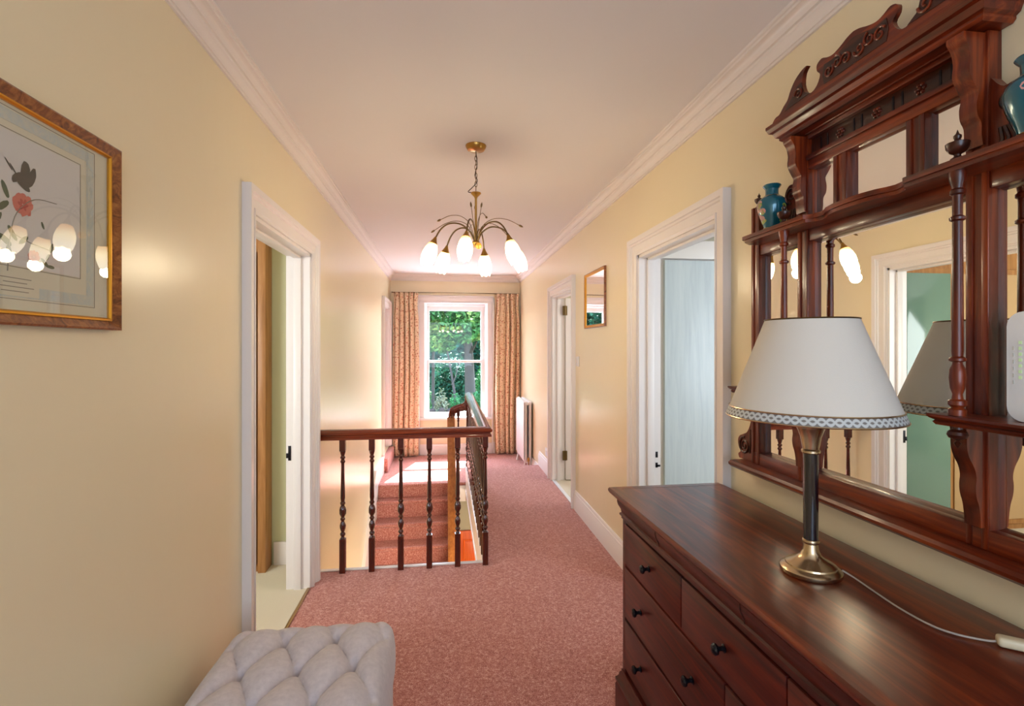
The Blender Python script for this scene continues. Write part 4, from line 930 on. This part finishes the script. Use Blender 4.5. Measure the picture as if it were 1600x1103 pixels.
pc.location.y -= .034
for _c in pc.children:
    if _c.name.startswith('printed_'): _c.location.z -= .042
wm = thing('wall_mirror', (R-.01, 3.708, 1.578), 'small gilt-framed mirror on the right wall between the two doorways', 'mirror')
b = bmesh.new(); sweep(b, [(-.020, 0), (-.020, .008), (-.012, .013), (0, .016), (0, 0)], [(R-.001, 3.455, 1.575), (R-.001, 3.455, 2.0), (R-.001, 3.962, 2.0), (R-.001, 3.962, 1.575)], (-1, 0, 0), True); obj('frame', b, M['gilt'], wm)
b = bmesh.new(); sweep(b, [(0, 0), (0, .017), (.004, .016), (.005, 0)], [(R-.001, 3.455, 1.575), (R-.001, 3.455, 2.0), (R-.001, 3.962, 2.0), (R-.001, 3.962, 1.575)], (-1, 0, 0), True); obj('frame_edge', b, M['burr'], wm)
obj('mirror_glass', boxes(((R-.007, 3.47, 1.59), (R-.003, 3.947, 1.985))), M['mirror'], wm)

ls = thing('light_switch', (R-.004, 4.215, 1.255), 'white light switch on the right wall beside the far doorway', 'light switch')
obj('plate', boxes(((R-.009, 4.172, 1.255), (R-.0005, 4.258, 1.341)), bev=.003), M['porcelain'], ls); obj('rocker', boxes(((R-.013, 4.207, 1.285), (R-.008, 4.223, 1.311)), bev=.002), M['white'], ls)
so_ = thing('socket_outlet', (R-.004, 5.50, .20), 'white socket outlet low on the right wall past the far doorway', 'socket')
obj('plate', boxes(((R-.010, 5.44, .20), (R-.0005, 5.586, .286)), bev=.003), M['porcelain'], so_); obj('rocker', boxes(((R-.0135, 5.50, .25), (R-.0095, 5.512, .27)), bev=.001), M['white'], so_)

# ------------------------------------------------------------------ downstairs door
dn = thing('panelled_door', (.42, 6.04, G), 'orange pine panelled door at the bottom of the stairwell', 'door')
DH = -.775
b = boxes(((.165, 6.015, G), (.93, 6.045, DH)), bev=.003); dlf = obj('leaf', b, M['pine'], dn)
for (a0, a1) in ((.225, .495), (.60, .87)):
    for z0_, z1_ in ((DH-.78, DH-.10), (DH-1.75, DH-.98)):
        b = bmesh.new(); sweep(b, [(0, 0), (0, .004), (.008, .009), (.016, .002), (.020, 0)], [(a0, 6.0155, z0_), (a0, 6.0155, z1_), (a1, 6.0155, z1_), (a1, 6.0155, z0_)], (0, -1, 0), True)
        box(b, (a0+.03, 6.008, z0_+.03), (a1-.03, 6.018, z1_-.03), .006); obj('panel', b, M['pine'], dlf)
b = bmesh.new(); lathe(b, [(0, 0), (.012, .002), (.010, .02), (.026, .035), (.026, .05), (0, .058)], (.215, 6.015, G+1.0), 16, Matrix.Rotation(PI/2, 4, 'X')); obj('handle', b, M['brass'], dlf)

# unseen pale slab added below the far window to bounce sunlight indoors
fr_ = obj('bounce_slab', boxes(((-1.6, YF+.2, -.35), (2.2, 10.6, -.16)), ((-1.6, 10.6, -.35), (2.2, 10.7, -.10)), bev=.01), mat('bounce_slab_grey', 'AEB6C6', .7)); fr_['kind'] = 'structure'
# ------------------------------------------------------------------ garden
BZ = -.75
gr = obj('ground', boxes(((-40, 7.8, -3.25), (40, 12.6, -2.95)), ((-40, 12.4, -3.2), (40, 60, BZ-.02))), M['lawn']); gr['kind'] = 'structure'
def leaves(name, m, parent, blobs, n, size, seed):
    rr = random.Random(seed); vs = []; fs = []
    for i in range(n):
        bx_, by_, bz_, br, bh = blobs[rr.randrange(len(blobs))]
        while True:
            u = V(rr.uniform(-1, 1), rr.uniform(-1, 1), rr.uniform(-1, 1))
            if .25 < u.length < 1: break
        u = u*(.55+.45*u.length)
        c = V(bx_+u.x*br, by_+u.y*br, bz_+u.z*bh); s_ = size*rr.uniform(.6, 1.3)
        a = V(rr.gauss(0, 1), rr.gauss(0, 1), rr.gauss(0, .6)).normalized(); b__ = a.cross(V(rr.gauss(0, 1), rr.gauss(0, 1), rr.gauss(0, 1))).normalized()
        k = len(vs); vs += [c-a*s_, c+b__*s_*.42, c+a*s_, c-b__*s_*.42]; fs.append((k, k+1, k+2, k+3))
    off = world_off(parent); me = bpy.data.meshes.new(name); me.from_pydata([tuple(v_-off) for v_ in vs], [], fs); me.materials.append(m)
    o = bpy.data.objects.new(name, me); COL.objects.link(o); o.parent = parent; return o
def tree(x, y, h, label, m, blobs, n, size, seed, trunk=.3, lean=0., branches=(), group=None):
    t = thing('tree', (x, y, BZ), label, 'tree', group)
    b = bmesh.new(); pts = smooth_pts([(x, y, BZ), (x+lean*.2, y, BZ+h*.3), (x+lean*.55, y+.1, BZ+h*.65), (x+lean, y, BZ+h)], 4)
    tube(b, pts, [trunk*(1.15-.75*k/(len(pts)-1)) for k in range(len(pts))], 12)
    for (zf, dx, dy, dz, r) in branches:
        p0 = V(x+lean*zf, y, BZ+h*zf); tube(b, smooth_pts([p0, p0+V(dx*.45, dy*.45, dz*.3), p0+V(dx, dy, dz)], 4), [r*(1-.08*k) for k in range(9)], 8)
    obj('trunk', b, M['bark'], t); leaves('foliage', m, t, blobs, n, size, seed); return t
BZ = -.75
tree(.85, 16.0, 5.2, 'thick-trunked tree filling the right of the window view', M['leaf1'], [(1.1, 15.4, 2.6, 1.1, .9), (0, 15.3, 2.9, 1.2, .8), (-.9, 15.6, 2.4, .9, .8), (.5, 15.2, 1.95, .8, .42), (1.7, 15.6, 1.6, .6, .7)], 11000, .085, 11, .17, -.25, ((.42, -.9, -.1, 1.5, .06), (.5, .7, -.2, 1.3, .06), (.36, .5, 0, 1.2, .045)))
tree(-.38, 17.5, 4.6, 'slender-trunked tree at the left of the window view', M['leaf1'], [(-.8, 17, 2.7, 1.2, .9), (.2, 17.2, 2.2, .9, .6), (-1.3, 17, 1.8, .8, .7)], 6000, .085, 12, .055, .05, ((.5, .4, 0, 1.0, .03),))
tree(.40, 15.2, 2.6, 'thin leaning tree in front of the thick trunk', M['leaf1'], [(-.1, 15.3, 1.55, .5, .3)], 1200, .07, 19, .045, -.42, ((.4, .25, 0, .8, .025),))
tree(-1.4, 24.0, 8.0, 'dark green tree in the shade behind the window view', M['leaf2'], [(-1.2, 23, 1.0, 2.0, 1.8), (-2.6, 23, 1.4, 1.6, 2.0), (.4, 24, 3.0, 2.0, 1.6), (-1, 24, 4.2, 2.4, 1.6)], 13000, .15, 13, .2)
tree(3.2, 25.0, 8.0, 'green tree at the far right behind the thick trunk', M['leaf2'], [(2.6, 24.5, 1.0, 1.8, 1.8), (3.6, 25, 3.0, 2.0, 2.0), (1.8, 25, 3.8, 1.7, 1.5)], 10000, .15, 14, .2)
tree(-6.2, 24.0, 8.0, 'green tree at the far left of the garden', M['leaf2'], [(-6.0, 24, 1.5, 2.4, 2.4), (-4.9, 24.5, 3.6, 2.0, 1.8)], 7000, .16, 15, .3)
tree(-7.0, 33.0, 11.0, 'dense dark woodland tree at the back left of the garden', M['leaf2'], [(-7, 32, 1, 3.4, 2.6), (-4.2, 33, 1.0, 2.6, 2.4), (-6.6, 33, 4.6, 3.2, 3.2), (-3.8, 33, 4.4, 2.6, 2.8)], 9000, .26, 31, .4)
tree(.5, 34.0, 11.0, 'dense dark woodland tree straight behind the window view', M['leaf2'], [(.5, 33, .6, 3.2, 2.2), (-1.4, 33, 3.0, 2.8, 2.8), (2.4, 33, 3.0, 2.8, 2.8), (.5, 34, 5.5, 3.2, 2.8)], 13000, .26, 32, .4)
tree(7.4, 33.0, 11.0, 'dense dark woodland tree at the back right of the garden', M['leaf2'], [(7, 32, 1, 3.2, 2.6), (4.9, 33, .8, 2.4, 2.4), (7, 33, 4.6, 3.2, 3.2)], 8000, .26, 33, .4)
def shrub(x, y, r, h, label, m, n, size, seed, z=BZ):
    t = thing('shrub', (x, y, z), label, 'shrub'); b = bmesh.new()
    for k in range(5): a = k*1.3; tube(b, [(x, y, z), (x+r*.3*math.cos(a), y+r*.3*math.sin(a), z+h*.6)], [.02, .01], 6)
    obj('stem', b, M['bark'], t); leaves('foliage', m, t, [(x, y, z+h*.55, r, h*.5), (x+r*.4, y, z+h*.4, r*.6, h*.38), (x-r*.4, y, z+h*.42, r*.6, h*.38)], n, size, seed); return t
shrub(1.02, 14.2, .34, .95, 'bright green shrub beneath the thick trunk', M['leaf3'], 2600, .05, 21)
shrub(-.08, 14.4, .20, .98, 'pale flowering shrub among the stones outside', M['leaf4'], 900, .045, 22)
shrub(.32, 14.6, .17, .85, 'small grey-green shrub in the middle of the window view', M['leaf3'], 800, .045, 23)
shrub(-.62, 15.0, .26, 1.2, 'leafy shrub at the lower left of the window view', M['leaf3'], 1500, .055, 24)
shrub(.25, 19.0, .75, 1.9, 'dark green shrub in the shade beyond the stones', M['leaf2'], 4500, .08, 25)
shrub(1.75, 19.0, .62, 1.6, 'mid green shrub to the right behind the thick trunk', M['leaf3'], 3000, .08, 26)
# rockery bank
bk = bmesh.new(); rr = random.Random(9)
g_ = []
for i in range(25):
    row = []
    for j in range(15):
        x = -3.5+7*i/24; y = 12.6+3.2*j/14; row.append(bk.verts.new((x, y, BZ-.03+.32*math.sin(PI*j/14)*math.sin(PI*i/24)+.08*noise.noise(V(x*2, y*2, 0))*math.sin(PI*j/14))))
    g_.append(row)
for i in range(24):
    for j in range(14): bk.faces.new((g_[i][j], g_[i+1][j], g_[i+1][j+1], g_[i][j+1]))
bko = obj('ground', bk, M['lawn'], ang=80); bko['kind'] = 'structure'
_ord = ['leftmost', 'second from the left', 'third from the left', 'fourth from the left', 'fifth from the left']
RL = ['brown rockery stone outside the far window, %s of the five' % q for q in _ord]
for k in range(5):
    b = bmesh.new(); x = -.55+.235*k+rr.uniform(-.02, .02); y = 13.85+.05*(k % 2); r = rr.uniform(.095, .125)
    bmesh.ops.create_icosphere(b, subdivisions=3, radius=r)
    for v_ in b.verts: v_.co *= 1+.35*noise.noise(v_.co*6+V(k, 0, 0)); v_.co.z *= .8
    bmesh.ops.translate(b, verts=b.verts, vec=V(x, y, -.34+rr.uniform(-.02, .06)))
    tag(obj('rock', b, M['stone'], ang=60), RL[k], 'stone', 'garden stones in the rockery')
